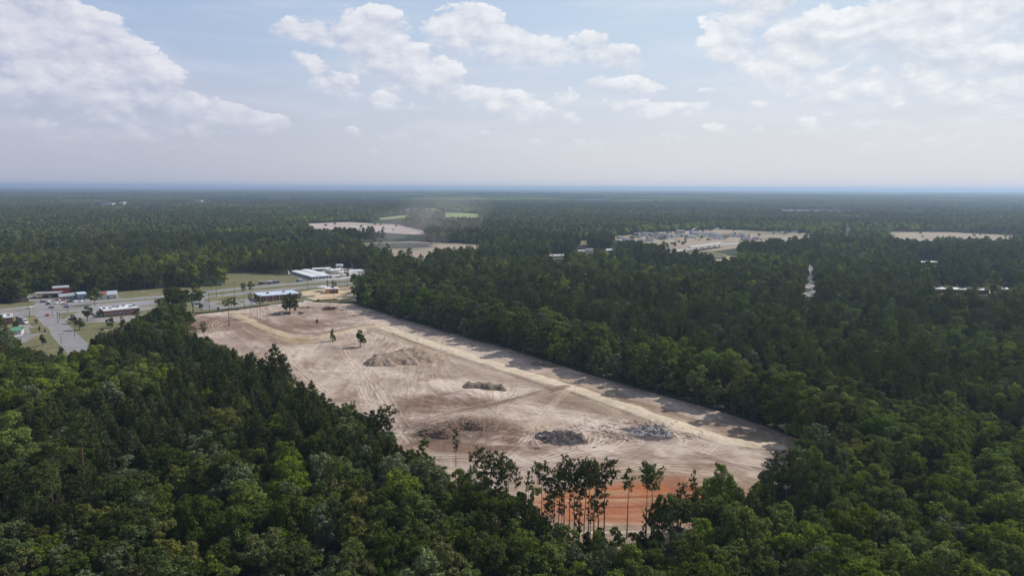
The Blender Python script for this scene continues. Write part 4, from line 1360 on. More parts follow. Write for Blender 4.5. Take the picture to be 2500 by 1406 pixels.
for (px, pb, pt, md, tone, wd, note) in [
    (1040, 1165, 1066, BROAD[3], 'mid green', .8, 'at the near edge of the field'), (1113, 1140, 1046, T5, 'pine green', .75, 'by the brush heaps'),
    (893, 1085, 1008, YOUNG_PINE[1], 'pine dark', 1.5, 'at the left edge of the field'), (912, 1090, 1003, YOUNG_PINE[3], 'pine green', 1.5, 'at the left edge of the field'),
    (948, 1100, 990, T3, 'pine dark', 1.7, 'at the left edge of the field'), (930, 1085, 1000, YOUNG_PINE[4], 'pine dark', 1.4, 'at the left edge of the field'),
    (675, 975, 845, YOUNG_PINE[4], 'pine dark', 1.25, 'tallest at the left edge of the field'), (694, 975, 866, YOUNG_PINE[3], 'pine dark', 1.3, 'beside the tallest edge pine'),
    (617, 935, 862, YOUNG_PINE[4], 'pine dark', 1.5, 'at the left edge of the field'), (722, 985, 915, T4, 'pine green', .6, 'at the left edge of the field'),
    (762, 1000, 930, YOUNG_PINE[0], 'pine green', 1.4, 'at the left edge of the field'), (860, 1040, 980, T4, 'pine green', .7, 'at the left edge of the field'),
    (867, 1042, 978, T4, 'pine green', .7, 'at the left edge of the field'),
    (880, 848, 806, EDGE[2], 'mid green', .95, 'standing alone near the great soil heap'),
    (812, 833, 803, EDGE[3], 'mid green', .62, 'small, standing alone beside the yellow loop road'),
    (774, 796, 779, BROAD[2], 'bright green', .7, 'smallest, standing alone inside the loop'),
    (498, 830, 785, T5, 'pine dark', 1.5, 'sparse pine at the far left corner of the field'), (477, 835, 797, T5, 'olive', 1.2, 'low scrubby pine at the far left corner of the field'),
    (700, 768, 720, BROAD[3], 'mid green', .8, 'left of three trees by the field fence'), (708, 767, 716, BROAD[6], 'dark green', .75, 'middle of three trees by the field fence'), (719, 767, 722, BROAD[3], 'mid green', .75, 'right of three trees by the field fence'),
    (629, 776, 728, T4, 'pine green', .7, 'slim pine behind the bank'), (636, 778, 722, T3, 'pine green', .7, 'slim pine behind the bank'), (643, 779, 724, T4, 'pine green', .7, 'slim pine behind the bank'),
    (612, 765, 716, T3, 'olive', .9, 'thin-crowned pine before the bank'), (597, 752, 690, T1, 'pine dark', 1.0, 'flat-topped pine before the bank'), (615, 750, 688, T0, 'pine dark', 1.0, 'flat-topped pine before the bank'),
    (560, 797, 728, T0, 'mid green', 1.5, 'bushy pine with a bare stem by the field road'), (574, 752, 726, BROAD[3], 'mid green', .8, 'small green tree at the field fence'),
    (492, 762, 740, BROAD[2], 'mid green', .9, 'small round tree beside the curved drive'), (816, 732, 685, T3, 'pine green', 1.3, 'lone pine before the unfinished building'),
    (800, 712, 683, T5, 'pine green', .9, 'thin pine beside the unfinished building'),
    (472, 765, 690, BROAD[5], 'dark green', 1.2, 'in the tall clump by the highway'), (425, 775, 700, BROAD[1], 'dark green', 1.3, 'in the tall clump by the highway'), (395, 785, 735, BROAD[7], 'mid green', 1.1, 'in the tall clump by the highway'),
    (420, 800, 740, BROAD[0], 'mid green', 1.2, 'in the tall clump by the highway'), (450, 815, 752, BROAD[4], 'mid green', 1.1, 'forked, at the corner of the field'), (458, 812, 760, BROAD[2], 'dark green', 1.0, 'forked, at the corner of the field'),
    (405, 805, 755, BROAD[7], 'mid green', 1.1, 'in the tall clump by the highway'), (440, 770, 702, BROAD[5], 'dark green', 1.2, 'in the tall clump by the highway'),
    (214, 783, 746, BROAD[6], 'dark green', 1.1, 'beside the brick shops'), (243, 775, 757, BROAD[6], 'dark green', 1.1, 'close to the brick shops'), (178, 790, 768, BROAD[7], 'dark green', 1.1, 'round, by the side street'),
    (335, 800, 752, BROAD[3], 'dark green', .9, 'beside the end of the brick shops'), (232, 745, 702, BROAD[1], 'dark green', 1.1, 'between the blue shed and the old white store'),
    (195, 806, 775, EDGE[2], 'mid green', 1.2, 'by the side street'), (40, 805, 783, EDGE[2], 'dark green', 1.2, 'beside the parked truck'), (15, 815, 795, EDGE[2], 'mid green', 1.2, 'at the left edge by the brick building'),
    (97, 812, 795, BROAD[6], 'olive', .5, 'small tree on the grass island'), (110, 812, 802, EDGE[3], 'dark green', .8, 'small bush on the grass island'), (88, 790, 778, EDGE[3], 'olive', .9, 'small bush by the side street'),
    (848, 700, 655, T3, 'pine dark', 1.3, 'beside the yellow sand plot'), (868, 705, 668, BROAD[1], 'dark green', 1.0, 'beside the yellow sand plot'),
    (150, 868, 845, EDGE[3], 'dark green', .9, 'below the side street'), (105, 845, 815, EDGE[2], 'mid green', .8, 'below the side street'), (270, 800, 768, EDGE[0], 'mid green', .9, 'below the brick shops'), (365, 790, 765, EDGE[0], 'mid green', .9, 'below the brick shops'),
    (300, 800, 772, EDGE[1], 'mid green', .9, 'below the brick shops'), (1740, 1290, 1130, BROAD[5], 'bright green', .75, 'broad creeper-hung tree right of the clay bank'), (1770, 1300, 1150, BROAD[7], 'mid green', .8, 'beside the creeper-hung tree'),
    (2020, 1260, 1060, BROAD[1], 'grey green', .68, 'large and pale at the right end of the field'), (1990, 1290, 1095, BROAD[7], 'mid green', .6, 'large and pale at the right end of the field'),
    (1610, 1345, 1215, BROAD[2], 'dark green', .8, 'right of the clay gap'), (1700, 1345, 1200, BROAD[2], 'olive', .9, 'right of the clay gap'), (1735, 1350, 1215, BROAD[6], 'dark green', .9, 'right of the clay gap'),
    (1800, 1330, 1190, BROAD[3], 'dark green', .8, 'right of the clay gap'), (1835, 1320, 1200, BROAD[6], 'bright green', .7, 'right of the clay gap'), (1865, 1300, 1180, BROAD[3], 'mid green', .8, 'right of the clay gap'),
    (1290, 1330, 1235, EDGE[2], 'mid green', .9, 'left of the clay gap'), (1325, 1340, 1260, EDGE[3], 'mid green', .9, 'left of the clay gap'), (1365, 1345, 1275, EDGE[3], 'dark green', .9, 'left of the clay gap'),
    (1260, 1310, 1200, BROAD[2], 'dark green', .9, 'left of the clay gap'), (1225, 1300, 1180, BROAD[6], 'mid green', .9, 'left of the clay gap'), (1185, 1270, 1150, BROAD[3], 'dark green', .8, 'left of the clay gap'), (1650, 1350, 1200, BROAD[0], 'dark green', .8, 'right of the clay gap'), (1300, 1350, 1185, BROAD[3], 'bright green', .55, 'left of the clay gap'),
    (1345, 1352, 1305, EDGE[3], 'dark green', 1.2, 'lowest on the left at the foot of the pine row'), (1378, 1356, 1312, EDGE[3], 'mid green', 1.3, 'low at the foot of the pine row'), (1408, 1360, 1318, EDGE[3], 'dark green', 1.3, 'middle one at the foot of the pine row'), (1432, 1352, 1300, EDGE[3], 'mid green', 1.2, 'low at the foot of the pine row'), (1462, 1345, 1290, EDGE[2], 'dark green', 1.0, 'right-hand one at the foot of the pine row'), (1310, 1340, 1290, EDGE[3], 'bright green', 1.3, 'low at the foot of the pine row'),
    (1565, 1362, 1300, EDGE[3], 'dark green', 1.2, 'low right of the clay gap'), (1600, 1362, 1285, EDGE[2], 'olive', 1.0, 'low right of the clay gap'),
    (1500, 1385, 1285, EDGE[0], 'mid green', .8, 'below the clay gap'), (1460, 1390, 1290, EDGE[1], 'bright green', .7, 'below the clay gap'), (1545, 1400, 1300, EDGE[0], 'dark green', .8, 'below the clay gap'),
    (1590, 1400, 1320, EDGE[2], 'dark green', .9, 'below the clay gap'), (1390, 1400, 1290, EDGE[1], 'mid green', .9, 'below the clay gap'), (1330, 1390, 1270, EDGE[0], 'mid green', .9, 'below the clay gap'),
]:
    SOLO.append(place(px, pb, pt, md, tone, wd, note))
# nothing random right beside the picked trees
sx_, sy_ = np.array([s['x'] for s in SOLO]), np.array([s['y'] for s in SOLO])
TREES = [t for t in TREES if np.min((sx_ - t[0]) ** 2 + (sy_ - t[1]) ** 2) > 2.6 ** 2]


# the trees that show largest become things of their own
def appears(t):
    x, y, md, ro, sc, tone = t
    c = Vector((x, y, md.H * sc * .7)) - Vector((0, 0, CAM_H))
    zc = c.dot(fw)
    if zc < 1: return 0
    u, v = c.dot(rt) / zc, c.dot(up) / zc
    if abs(u) > .75 + md.R * sc / zc or v < -.4218 - md.H * sc * .35 / zc: return 0
    return md.R * sc * md.H ** .5 / zc


broad = sorted([t for t in TREES if t[2].kind == 'broad'], key=appears, reverse=True)
pine = sorted([t for t in TREES if t[2].kind == 'pine'], key=appears, reverse=True)
n_sb = sum(s['md'].kind == 'broad' for s in SOLO); n_sp = len(SOLO) - n_sb
singles = broad[:300 - n_sb] + pine[:300 - n_sp]
rest = broad[300 - n_sb:] + pine[300 - n_sp:]


def tree_object(x, y, md, rot, sc, tone, wide=1.0):
    name = "broadleaf_tree" if md.kind == 'broad' else "pine_tree"
    z = field_z(x, y) - .05
    e = empty(name, (x, y, z), rot)
    e.scale = (sc * wide, sc * wide, sc)
    for nm, me, mt in (("trunk", md.trunk, None), ("crown", md.crown, LEAF[tone])):
        o = bpy.data.objects.new(nm, me)
        COL.objects.link(o)
        o.parent = e
        if mt is not None:
            o.material_slots[0].link = 'OBJECT'
            o.material_slots[0].material = mt
    return e


TONEWORD = {'dark green': 'dark green', 'mid green': 'mid-green', 'bright green': 'yellow-green', 'grey green': 'grey-green', 'olive': 'olive', 'pine dark': 'dark', 'pine green': 'green'}
USED = {}


def unique(lab):
    if lab in USED: return False
    USED[lab] = 1
    return True


def to_px(x, y, z):
    c = Vector((x, y, z)) - Vector((0, 0, CAM_H))
    zc = c.dot(fw)
    return 1250 + F * c.dot(rt) / zc, 703 - F * c.dot(up) / zc


ALL = []
for s in SOLO:
    e = tree_object(s['x'], s['y'], s['md'], s['rot'], s['s'], s['tone'], s['w'] )
    ALL.append((e, s['x'], s['y'], s['md'], s['s'], s['tone'], s['note']))
for (x, y, md, ro, sc, tone) in singles:
    e = tree_object(x, y, md, ro, sc, tone)
    ALL.append((e, x, y, md, sc, tone, None))


def zone(px, py):
    if py > 1230:
        for lim, nm in ((350, 'in the bottom left corner'), (800, 'along the bottom edge, left'), (1250, 'along the bottom edge, left of centre'), (1700, 'along the bottom edge below the clay'), (2150, 'along the bottom edge, right of the clay')):
            if px < lim: return nm
        return 'in the bottom right corner'
    if px < 1250:
        if py > 1100: return 'in the lower left wood' if px < 700 else 'in the wood below the brush heaps'
        return 'in the left wood' if px < 500 else 'in the pine wood beside the field'
    if px < 1900: return 'beside the orange clay' if py > 1150 else 'behind the right-hand field edge'
    return 'in the right-hand wood' if py < 1100 else 'in the lower right wood'


PXY = [to_px(a[1], a[2], a[3].H * a[4] * .75) for a in ALL]
PA = np.array(PXY)


NEAR_WORD = {'dark green': 'dark', 'mid green': 'mid-green', 'bright green': 'yellow-green', 'grey green': 'greyish', 'olive': 'olive', 'pine dark': 'dark', 'pine green': 'green'}


def short(i, art=False):
    a = ALL[i]
    return NEAR_WORD[a[5]] + (' pine' if a[3].kind == 'pine' else ' broadleaf')


for i, (e, x, y, md, sc, tone, note) in enumerate(ALL):
    kindw = 'pine' if md.kind == 'pine' else 'broadleaf tree'
    hgt = md.H * sc
    size = ('small ' if hgt < 11 else 'tall ' if hgt > 19 else '') if md.kind == 'pine' else ('small ' if hgt < 11 else 'large ' if md.R * sc > 6 else '')
    shape = {True: 'round-topped ' if md in (T0, T1, T4) else 'ragged ' if md in TALL_PINE else 'pointed ', False: ''}[md.kind == 'pine']
    word = TONEWORD[tone]
    e['category'] = 'tree'
    e['group'] = 'pines' if md.kind == 'pine' else 'broadleaf trees'
    px, py = PXY[i]
    d = np.hypot((PA[:, 0] - px), (PA[:, 1] - py) * 1.6); d[i] = 1e9
    L_ = [j for j in np.argsort(d)[:14] if PA[j, 0] < px - 4]; R_ = [j for j in np.argsort(d)[:14] if PA[j, 0] > px + 4]
    B_ = [j for j in np.argsort(d)[:14] if PA[j, 1] < py - 6]; F_ = [j for j in np.argsort(d)[:14] if PA[j, 1] > py + 6]
    where = note or zone(px, py)
    c = [f"{size}{shape}{word} {kindw} {where}"] if note else []
    for l in L_[:2]:
        for r in R_[:2]:
            c.append(f"{size}{shape}{word} {kindw} {'' if note else where + ', '}between {short(l)} and {short(r)}" if not note else f"{size}{word} {kindw} {note}, right of {short(l)}")
    for b in B_[:4]:
        for f in F_[:4]:
            c.append(f"{size}{shape}{word} {kindw} {where if not note else note}, {short(b)} behind, {short(f)} before")
            for l in L_[:3]:
                c.append(f"{size}{word} {kindw} {where if not note else note}, right of {short(l)}, {short(b)} behind")
    for cc in c:
        if len(cc.split()) <= 16 and unique(cc):
            e['label'] = cc
            break
    else:
        def shaped(j):
            a_ = ALL[j]
            sh = ('round-topped ' if a_[3] in (T0, T1, T4) else 'ragged ' if a_[3] in TALL_PINE else 'pointed ') if a_[3].kind == 'pine' else ('large ' if a_[3].R * a_[4] > 6 else 'small ' if a_[3].H * a_[4] < 11 else '')
            return sh + short(j)
        for j, j2, rel in [(a_, b_, r_) for a_ in L_[:6] for b_ in R_[:6] for r_ in (0,)] + [(a_, b_, 1) for a_ in B_[:6] for b_ in F_[:6]]:
            cc = f"{word} {kindw}{'' if note is None else ' ' + note}, {shaped(j)} {'left' if rel == 0 else 'behind'}, {shaped(j2)} {'right' if rel == 0 else 'before'}"
            if len(cc.split()) <= 16 and unique(cc):
                e['label'] = cc
                break
        else:
            e['label'] = f"{size}{shape}{word} {kindw} {where if not note else note}"


# ------------------------------------------------------------------ woods: one object each, trees set on its points
def wood(name, label, protos, pts):
    """pts: x, y, z, rot, scale, index"""
    col = bpy.data.collections.new(name + "_models")
    for i, me_list in enumerate(protos):
        if not isinstance(me_list, (tuple, list)):
            o = bpy.data.objects.new(f"{name}_model_{i:02d}", me_list)
            col.objects.link(o)
        else:
            (crown, trunk, mt) = me_list
            bm = bmesh.new(); bm.from_mesh(crown); n0 = len(bm.faces)
            if trunk is not None: bm.from_mesh(trunk)
            bm.faces.ensure_lookup_table()
            me = bpy.data.meshes.new(name)
            me.materials.append(mt); me.materials.append(BARK)
            for f in bm.faces[n0:]: f.material_index = 1
            bm.to_mesh(me); bm.free()
            o = bpy.data.objects.new(f"{name}_model_{i:02d}", me)
            col.objects.link(o)
    pts = np.array(pts, dtype=np.float64)
    me = bpy.data.meshes.new(name)
    me.vertices.add(len(pts))
    me.vertices.foreach_set('co', pts[:, :3].astype(np.float32).ravel())
    for nm, colm, ty in (('turn', 3, 'FLOAT'), ('size', 4, 'FLOAT'), ('which', 5, 'INT')):
        a = me.attributes.new(nm, ty, 'POINT')
        a.data.foreach_set('value', pts[:, colm].astype(np.int32 if ty == 'INT' else np.float32))
    o = tag(obj(name, me), label=label, kind='stuff')
    ng = bpy.data.node_groups.new(name, 'GeometryNodeTree')
    ng.interface.new_socket("Geometry", in_out='INPUT', socket_type='NodeSocketGeometry')
    ng.interface.new_socket("Geometry", in_out='OUTPUT', socket_type='NodeSocketGeometry')
    gi = ng.nodes.new('NodeGroupInput'); go = ng.nodes.new('NodeGroupOutput')
    iop = ng.nodes.new('GeometryNodeInstanceOnPoints')
    ci = ng.nodes.new('GeometryNodeCollectionInfo')
    ci.inputs['Collection'].default_value = col
    ci.inputs['Separate Children'].default_value = True
    ci.inputs['Reset Children'].default_value = True
    iop.inputs['Pick Instance'].default_value = True

    def attr(nm, ty):
        n = ng.nodes.new('GeometryNodeInputNamedAttribute'); n.data_type = ty
        n.inputs['Name'].default_value = nm
        return n.outputs['Attribute']
    cx = ng.nodes.new('ShaderNodeCombineXYZ')
    L = ng.links
    L.new(attr('turn', 'FLOAT'), cx.inputs[2])
    e2r = ng.nodes.new('FunctionNodeEulerToRotation')
    L.new(cx.outputs[0], e2r.inputs[0])
    L.new(gi.outputs[0], iop.inputs['Points'])
    L.new(ci.outputs[0], iop.inputs['Instance'])
    L.new(attr('which', 'INT'), iop.inputs['Instance Index'])
    L.new(e2r.outputs[0], iop.inputs['Rotation'])
    L.new(attr('size', 'FLOAT'), iop.inputs['Scale'])
    L.new(iop.outputs[0], go.inputs[0])
    md = o.modifiers.new("trees", 'NODES')
    md.node_group = ng
    return o


# nearer woods with the fine models
tones_b = ['dark green', 'mid green', 'bright green', 'grey green', 'olive']
tones_p = ['pine dark', 'pine green']
bm_models = BROAD + EDGE
pr_models = YOUNG_PINE + TALL_PINE
protB = [(m_.crown, m_.trunk, LEAF[t]) for m_ in bm_models for t in tones_b]
protP = [(m_.crown, m_.trunk, LEAF[t]) for m_ in pr_models for t in tones_p]
pb = [(t[0], t[1], 0, t[3], t[4], bm_models.index(t[2]) * len(tones_b) + tones_b.index(t[5])) for t in rest if t[2].kind == 'broad']
pp = [(t[0], t[1], 0, t[3], t[4], pr_models.index(t[2]) * len(tones_p) + tones_p.index(t[5])) for t in rest if t[2].kind == 'pine']
wood("broadleaf_wood", "green broadleaf wood around the field", protB, pb)
wood("pine_wood", "dark close-set pine wood around the field", protP, pp)
# middle distance
X, Y = scatter(5.6, 560, 1250, pad=90)
pr, inpl = pineness(X, Y)
isp = rng.random(X.size) < pr
ok = allowed(X, Y) & (rng.random(X.size) < np.where(isp, .92, .62)) & ~hides(X, Y, np.full(X.shape, 17.0), 3.2)
X, Y, isp = X[ok], Y[ok], isp[ok]
hb = 1 + .25 * (fbm(X, Y, 120, 2, 50) - .5)
bt = brightness_of(X, Y)
lv = np.where(bt > .60, 2, np.where(bt > .44, 1, 0))
nb_ = len(BROAD_M)
pts = [(x, y, 0, rng.uniform(0, 6.28), h * rng.uniform(.72, 1.2), (l * nb_ + rng.integers(nb_) if not p else 3 * nb_ + rng.integers(len(PINE_M)))) for x, y, p, h, l in zip(X, Y, isp, hb, lv)]
wood("middle_wood", "mixed wood in the middle distance", [(m_.crown, m_.trunk, LEAF[t]) for t in ('dark stand', 'stand', 'bright stand') for m_ in BROAD_M] + [(m_.crown, m_.trunk, LEAF['pine stand']) for m_ in PINE_M], pts)
X, Y = scatter(9.5, 1250, 4200, pad=150)
pr, inpl = pineness(X, Y)
isp = rng.random(X.size) < pr
ok = allowed(X, Y) & (rng.random(X.size) < .93) & ~hides(X, Y, np.full(X.shape, 17.5), 3)
X, Y, isp = X[ok], Y[ok], isp[ok]
hb = 1 + .3 * (fbm(X, Y, 200, 2, 51) - .5)
zz = np.maximum(hill(X, Y), 0)
bt = fbm(X * .5, Y, 300, 3, 19) + rng.normal(0, .05, X.shape)
lv = np.where(bt > .58, 2, np.where(bt > .45, 1, 0))
pts = [(x, y, z, rng.uniform(0, 6.28), h * rng.uniform(.8, 1.2), (6 + rng.integers(3)) if p else 2 * l + rng.integers(2)) for x, y, z, p, h, l in zip(X, Y, zz, isp, hb, lv)]
for (px0, px1, py0, py1, n_) in [(1500, 1980, 566, 590, 60), (1560, 1700, 596, 612, 22), (2170, 2470, 570, 590, 16), (770, 1040, 546, 566, 14), (1480, 1560, 580, 592, 16), (1380, 1450, 586, 600, 12), (900, 1190, 596, 604, 5), (2275, 2480, 704, 716, 10)]:
    for k in range(n_):
        x, y = G(rng.uniform(px0, px1), rng.uniform(py0, py1))
        pts.append((x, y, 0, rng.uniform(0, 6.28), rng.uniform(.2, .62), rng.integers(6)))
wood("far_wood", "dark wood stretching away beyond the town", FAR, pts)
X, Y = scatter(190, 4100, 24000, pad=300, jit=.2)
isp = fbm(X * .35, Y, 1100, 3, 78) > .48
okd = ~hides(X, Y, np.full(X.shape, 19.0), 60)
X, Y, isp = X[okd], Y[okd], isp[okd]
gap = fbm(X, Y, 900, 2, 90) > .80
zz = np.maximum(hill(X, Y), 0)
pts = [(x, y, z - 1, rng.uniform(0, 6.28), rng.uniform(.95, 1.25), (2 if p else (0 if q_ < .5 else 1))) for x, y, z, p, g_, q_ in zip(X, Y, zz, isp, gap, fbm(X * .3, Y, 700, 3, 91)) if not g_]
wood("distant_wood", "blue hazy woodland reaching the horizon", [patch(500, 'broad', mat='dark stand'), patch(501, 'broad', mat='bright stand'), patch(502, 'pine', mat='pine stand')], pts)

# ------------------------------------------------------------------ earth heaps and burnt piles
def heap(name, label, cat, line, width, h, mt, group=None, seed=1, rough=.35, lumps=0):
    """a heap along a line of ground points"""
    L = np.array([G(*p) for p in line])
    cx_, cy_ = L.mean(0)
    n = 70
    ext = np.ptp(L, axis=0).max() / 2 + width
    xs = np.linspace(-ext, ext, n)
    X, Y = np.meshgrid(xs, xs)
    D = seg_dist(X + cx_, Y + cy_, [tuple(p) for p in L])
    wv = width * (.35 + 1.25 * fbm(X + cx_ + seed * 31, Y + cy_, 6, 4, seed))
    q = np.clip(1 - D / wv, 0, 1)
    prof = np.minimum(q * 1.6, 1) ** 1.0
    Zz = h * prof * (.55 + .75 * fbm(X + cx_, Y + cy_, 4.5, 4, seed + 3)) + rough * (fbm(X + cx_, Y + cy_, 1.5, 3, seed + 9) - .5) * np.minimum(q * 5, 1)
    if lumps: Zz += lumps * np.clip(vnoise(X + cx_, Y + cy_, 2.6, seed + 5) - .45, 0, 1) * 2 * np.minimum(q * 3, 1)
    Zz = np.where(q > 0, np.maximum(Zz, 0), -.3)
    use = np.zeros(q.shape, bool)
    cell_ = (q[:-1, :-1] > 0) | (q[1:, :-1] > 0) | (q[:-1, 1:] > 0) | (q[1:, 1:] > 0)
    use[:-1, :-1] |= cell_; use[1:, :-1] |= cell_; use[:-1, 1:] |= cell_; use[1:, 1:] |= cell_
    idx = -np.ones(q.shape, int); idx[use] = np.arange(use.sum())
    iy, ix = np.nonzero(cell_)
    Q = np.stack([idx[iy, ix], idx[iy, ix + 1], idx[iy + 1, ix + 1], idx[iy + 1, ix]], 1)
    me = mesh_np(name, np.stack([X[use], Y[use], Zz[use]], 1), Q)
    o = obj(name, me, mt, loc=(cx_, cy_, field_z(cx_, cy_) - .02))
    tag(o, label, cat, group)
    return o, (X, Y, Zz, q)


def soil_mat(name, a, b, c, s=.6):
    mt, N = mat_new(name)
    g = N.n('ShaderNodeNewGeometry').outputs['Position']
    c_ = N.mix(N.remap(N.noise(g, s, 6, .7), .38, .62), a, b)
    c_ = N.mix(N.remap(N.noise(g, s * 3.1, 4, .6), .52, .66), c_, c)
    surf(N, mt, c_, .95, N.noise(g, 3, 6, .7), .25, .9, spec=.1)
    return mt


M_HEAP = soil_mat("heap_soil", (.24, .175, .135), (.35, .27, .21), (.18, .125, .095))
M_HEAPD = soil_mat("grey_brown_soil", (.145, .115, .085), (.235, .19, .145), (.10, .08, .06), 1.0)
M_BRUSH = soil_mat("brush_debris", (.13, .078, .058), (.23, .145, .108), (.065, .042, .034), 1.2)
M_ASH = soil_mat("ash", (.045, .040, .042), (.14, .12, .12), (.20, .17, .16), .7)
M_ASHP = soil_mat("pale_ash", (.13, .12, .12), (.30, .28, .28), (.42, .40, .40), .8)
M_WASH = soil_mat("white_ash", (.42, .40, .41), (.62, .60, .60), (.2, .19, .2), .8)
M_LOG = plain("weathered_wood", (.30, .24, .19), .9, var=.25, scale=2)
M_LOGD = plain("charred_wood", (.13, .10, .09), .9, var=.25, scale=2)

heap("soil_heap", "largest brown soil heap on the cleared field, right of the lone tree", "soil heap", [(935, 884), (965, 876), (985, 882), (1005, 868), (1025, 877)], 11, 3.6, M_HEAP, seed=3, rough=.8, lumps=1.0)
heap("soil_heap", "long low row of dumped dark soil near the middle of the field", "soil heap", [(1148, 944), (1175, 945), (1200, 948), (1222, 952)], 3.6, 1.7, M_HEAPD, seed=6, rough=.6, lumps=1.1)
heap("soil_heap", "low rough heap in the shade at the right-hand fence", "soil heap", [(1310, 890), (1330, 888), (1345, 893)], 3.4, 1.7, M_HEAPD, seed=16, rough=.6, lumps=.8)


def debris(parent, X, Y, Zz, q, n, mt, r_, lo=1.2, hi=3.6, name="branches", rad=.10):
    mb = MB()
    ii = np.argwhere(q > .12)
    for k in range(n):
        a, b = ii[r_.integers(len(ii))]
        p = np.array([X[a, b], Y[a, b], Zz[a, b] + .12])
        th = r_.uniform(0, 6.28); L_ = r_.uniform(lo, hi)
        d = np.array([math.cos(th), math.sin(th), r_.normal(0, .3)]) * L_ / 2
        rr_ = rad * r_.uniform(.6, 1.8)
        mb.tube([tuple(p - d), tuple(p + np.array([0, 0, r_.uniform(0, .2)])), tuple(p + d)], [rr_, rr_ * .9, rr_ * .5], 4)
    o = mb.build(name, mt, parent)
    o['kind'] = 'stuff'
    return o


for (lab, line, w, h, mt, seed, n, dm, white) in [
    ("reddish brown brush heap nearest the left edge of the field", [(1048, 1058), (1062, 1054), (1080, 1062)], 4.4, 2.2, M_BRUSH, 21, 150, M_LOG, 0),
    ("longer brush heap right behind the first one", [(1098, 1052), (1115, 1046), (1135, 1040), (1160, 1046)], 4.4, 2.3, M_BRUSH, 22, 170, M_LOG, 0),
    ("round black burnt pile with a few pale stumps", [(1350, 1068), (1372, 1066), (1395, 1070)], 6.6, 1.0, M_ASH, 23, 150, M_LOGD, .25),
    ("burnt pile topped with a streak of white ash", [(1570, 1053), (1590, 1051), (1610, 1055)], 6.0, .9, M_ASHP, 24, 90, M_LOGD, 1),
]:
    o, (X, Y, Zz, q) = heap("brush_heap" if 'brush' in lab else "burnt_pile", lab, "debris heap", line, w, h, mt, "heaps of cleared brush", seed, .7, .7)
    debris(o, X, Y, Zz, q, n, dm, np.random.default_rng(seed))
    rs_ = np.random.default_rng(seed + 50)
    spill = MB()
    for k in range(70):
        a_ = rs_.uniform(0, 6.28); rr0 = rs_.uniform(.9, 1.7)
        cxs = math.cos(a_) * rr0 * (w + 7); cys = math.sin(a_) * rr0 * (w + 1.5)
        th = rs_.uniform(0, 3.14); L_ = rs_.uniform(.5, 1.8)
        zz_ = field_z(o.location.x + cxs, o.location.y + cys) - o.location.z + .08
        d_ = Vector((math.cos(th), math.sin(th), .1)) * L_
        spill.tube([tuple(Vector((cxs, cys, zz_)) - d_), tuple(Vector((cxs, cys, zz_)) + d_)], [.14, .07], 4)
    spill.build("scattered_wood", dm, o)['kind'] = 'stuff'
    if white:
        r_ = np.random.default_rng(seed + 5)
        mb = MB()
        k_ = 0
        nn = X.shape[0]
        for a in range(nn - 1):
            for b in range(nn - 1):
                v_ = fbm(np.array([X[a, b] * 1.0]), np.array([Y[a, b] * 2.2]), 4.0, 3, seed)[0]
                if q[a, b] > .25 and q[a + 1, b + 1] > .2 and q[a, b + 1] > .2 and q[a + 1, b] > .2 and v_ > (.53 if white == 1 else .70):
                    P_ = [(X[i, j], Y[i, j], Zz[i, j] + .06) for i, j in ((a, b), (a, b + 1), (a + 1, b + 1), (a + 1, b))]
                    mb.add(P_, [(0, 1, 2, 3)])
        if mb.v: mb.build("ash_patch", M_WASH, o)['kind'] = 'stuff'


def log_pile(name, label, px, py, n, L, h, w, seed, mt):
    r_ = np.random.default_rng(seed)
    x, y = G(px, py)
    e = empty(name, (x, y, field_z(x, y)))
    tag(e, label, "log pile")
    for k in range(n):
        th = r_.normal(.3, .6)
        c = np.array([r_.uniform(-w, w), r_.uniform(-w * .5, w * .5), r_.uniform(.2, h) * (1 - .3 * r_.random())])
        d = np.array([math.cos(th), math.sin(th), r_.normal(0, .12)]) * L * r_.uniform(.25, .55)
        mb = MB()
        rr_ = r_.uniform(.12, .35)
        mb.tube([tuple(c - d), tuple(c), tuple(c + d)], [rr_, rr_ * .9, rr_ * .6], 6)
        mb.build("log", mt, e)
    for k in range(3):
        c = Vector((r_.uniform(-w, w), r_.uniform(-w * .4, w * .4), h * .6))
        mb = MB()
        for j in range(9):
            t_ = r_.normal(size=3); t_ /= np.linalg.norm(t_)
            mb.tube([tuple(c), tuple(c + Vector(t_) * r_.uniform(.8, 1.5))], [.28, .06], 5)
        mb.build("root_plate", mt, e)


log_pile("log_pile", "big dark heap of uprooted trunks at the far end of the field", 805, 756, 26, 9, 2.6, 5, 4, M_BRUSH)
log_pile("log_pile", "small heap of stumps right of the three field trees", 734, 767, 9, 3, 1.8, 1.6, 5, M_BRUSH)
log_pile("log_pile", "few scattered logs between the three trees and the big log heap", 746, 752, 6, 7, .5, 4, 6, M_LOGD)
heap("brush_heap", "flat dark brush left of the three field trees", "debris heap", [(672, 768), (690, 764), (702, 766)], 4, .9, M_LOGD, "heaps of cleared brush", 33, .4, .4)


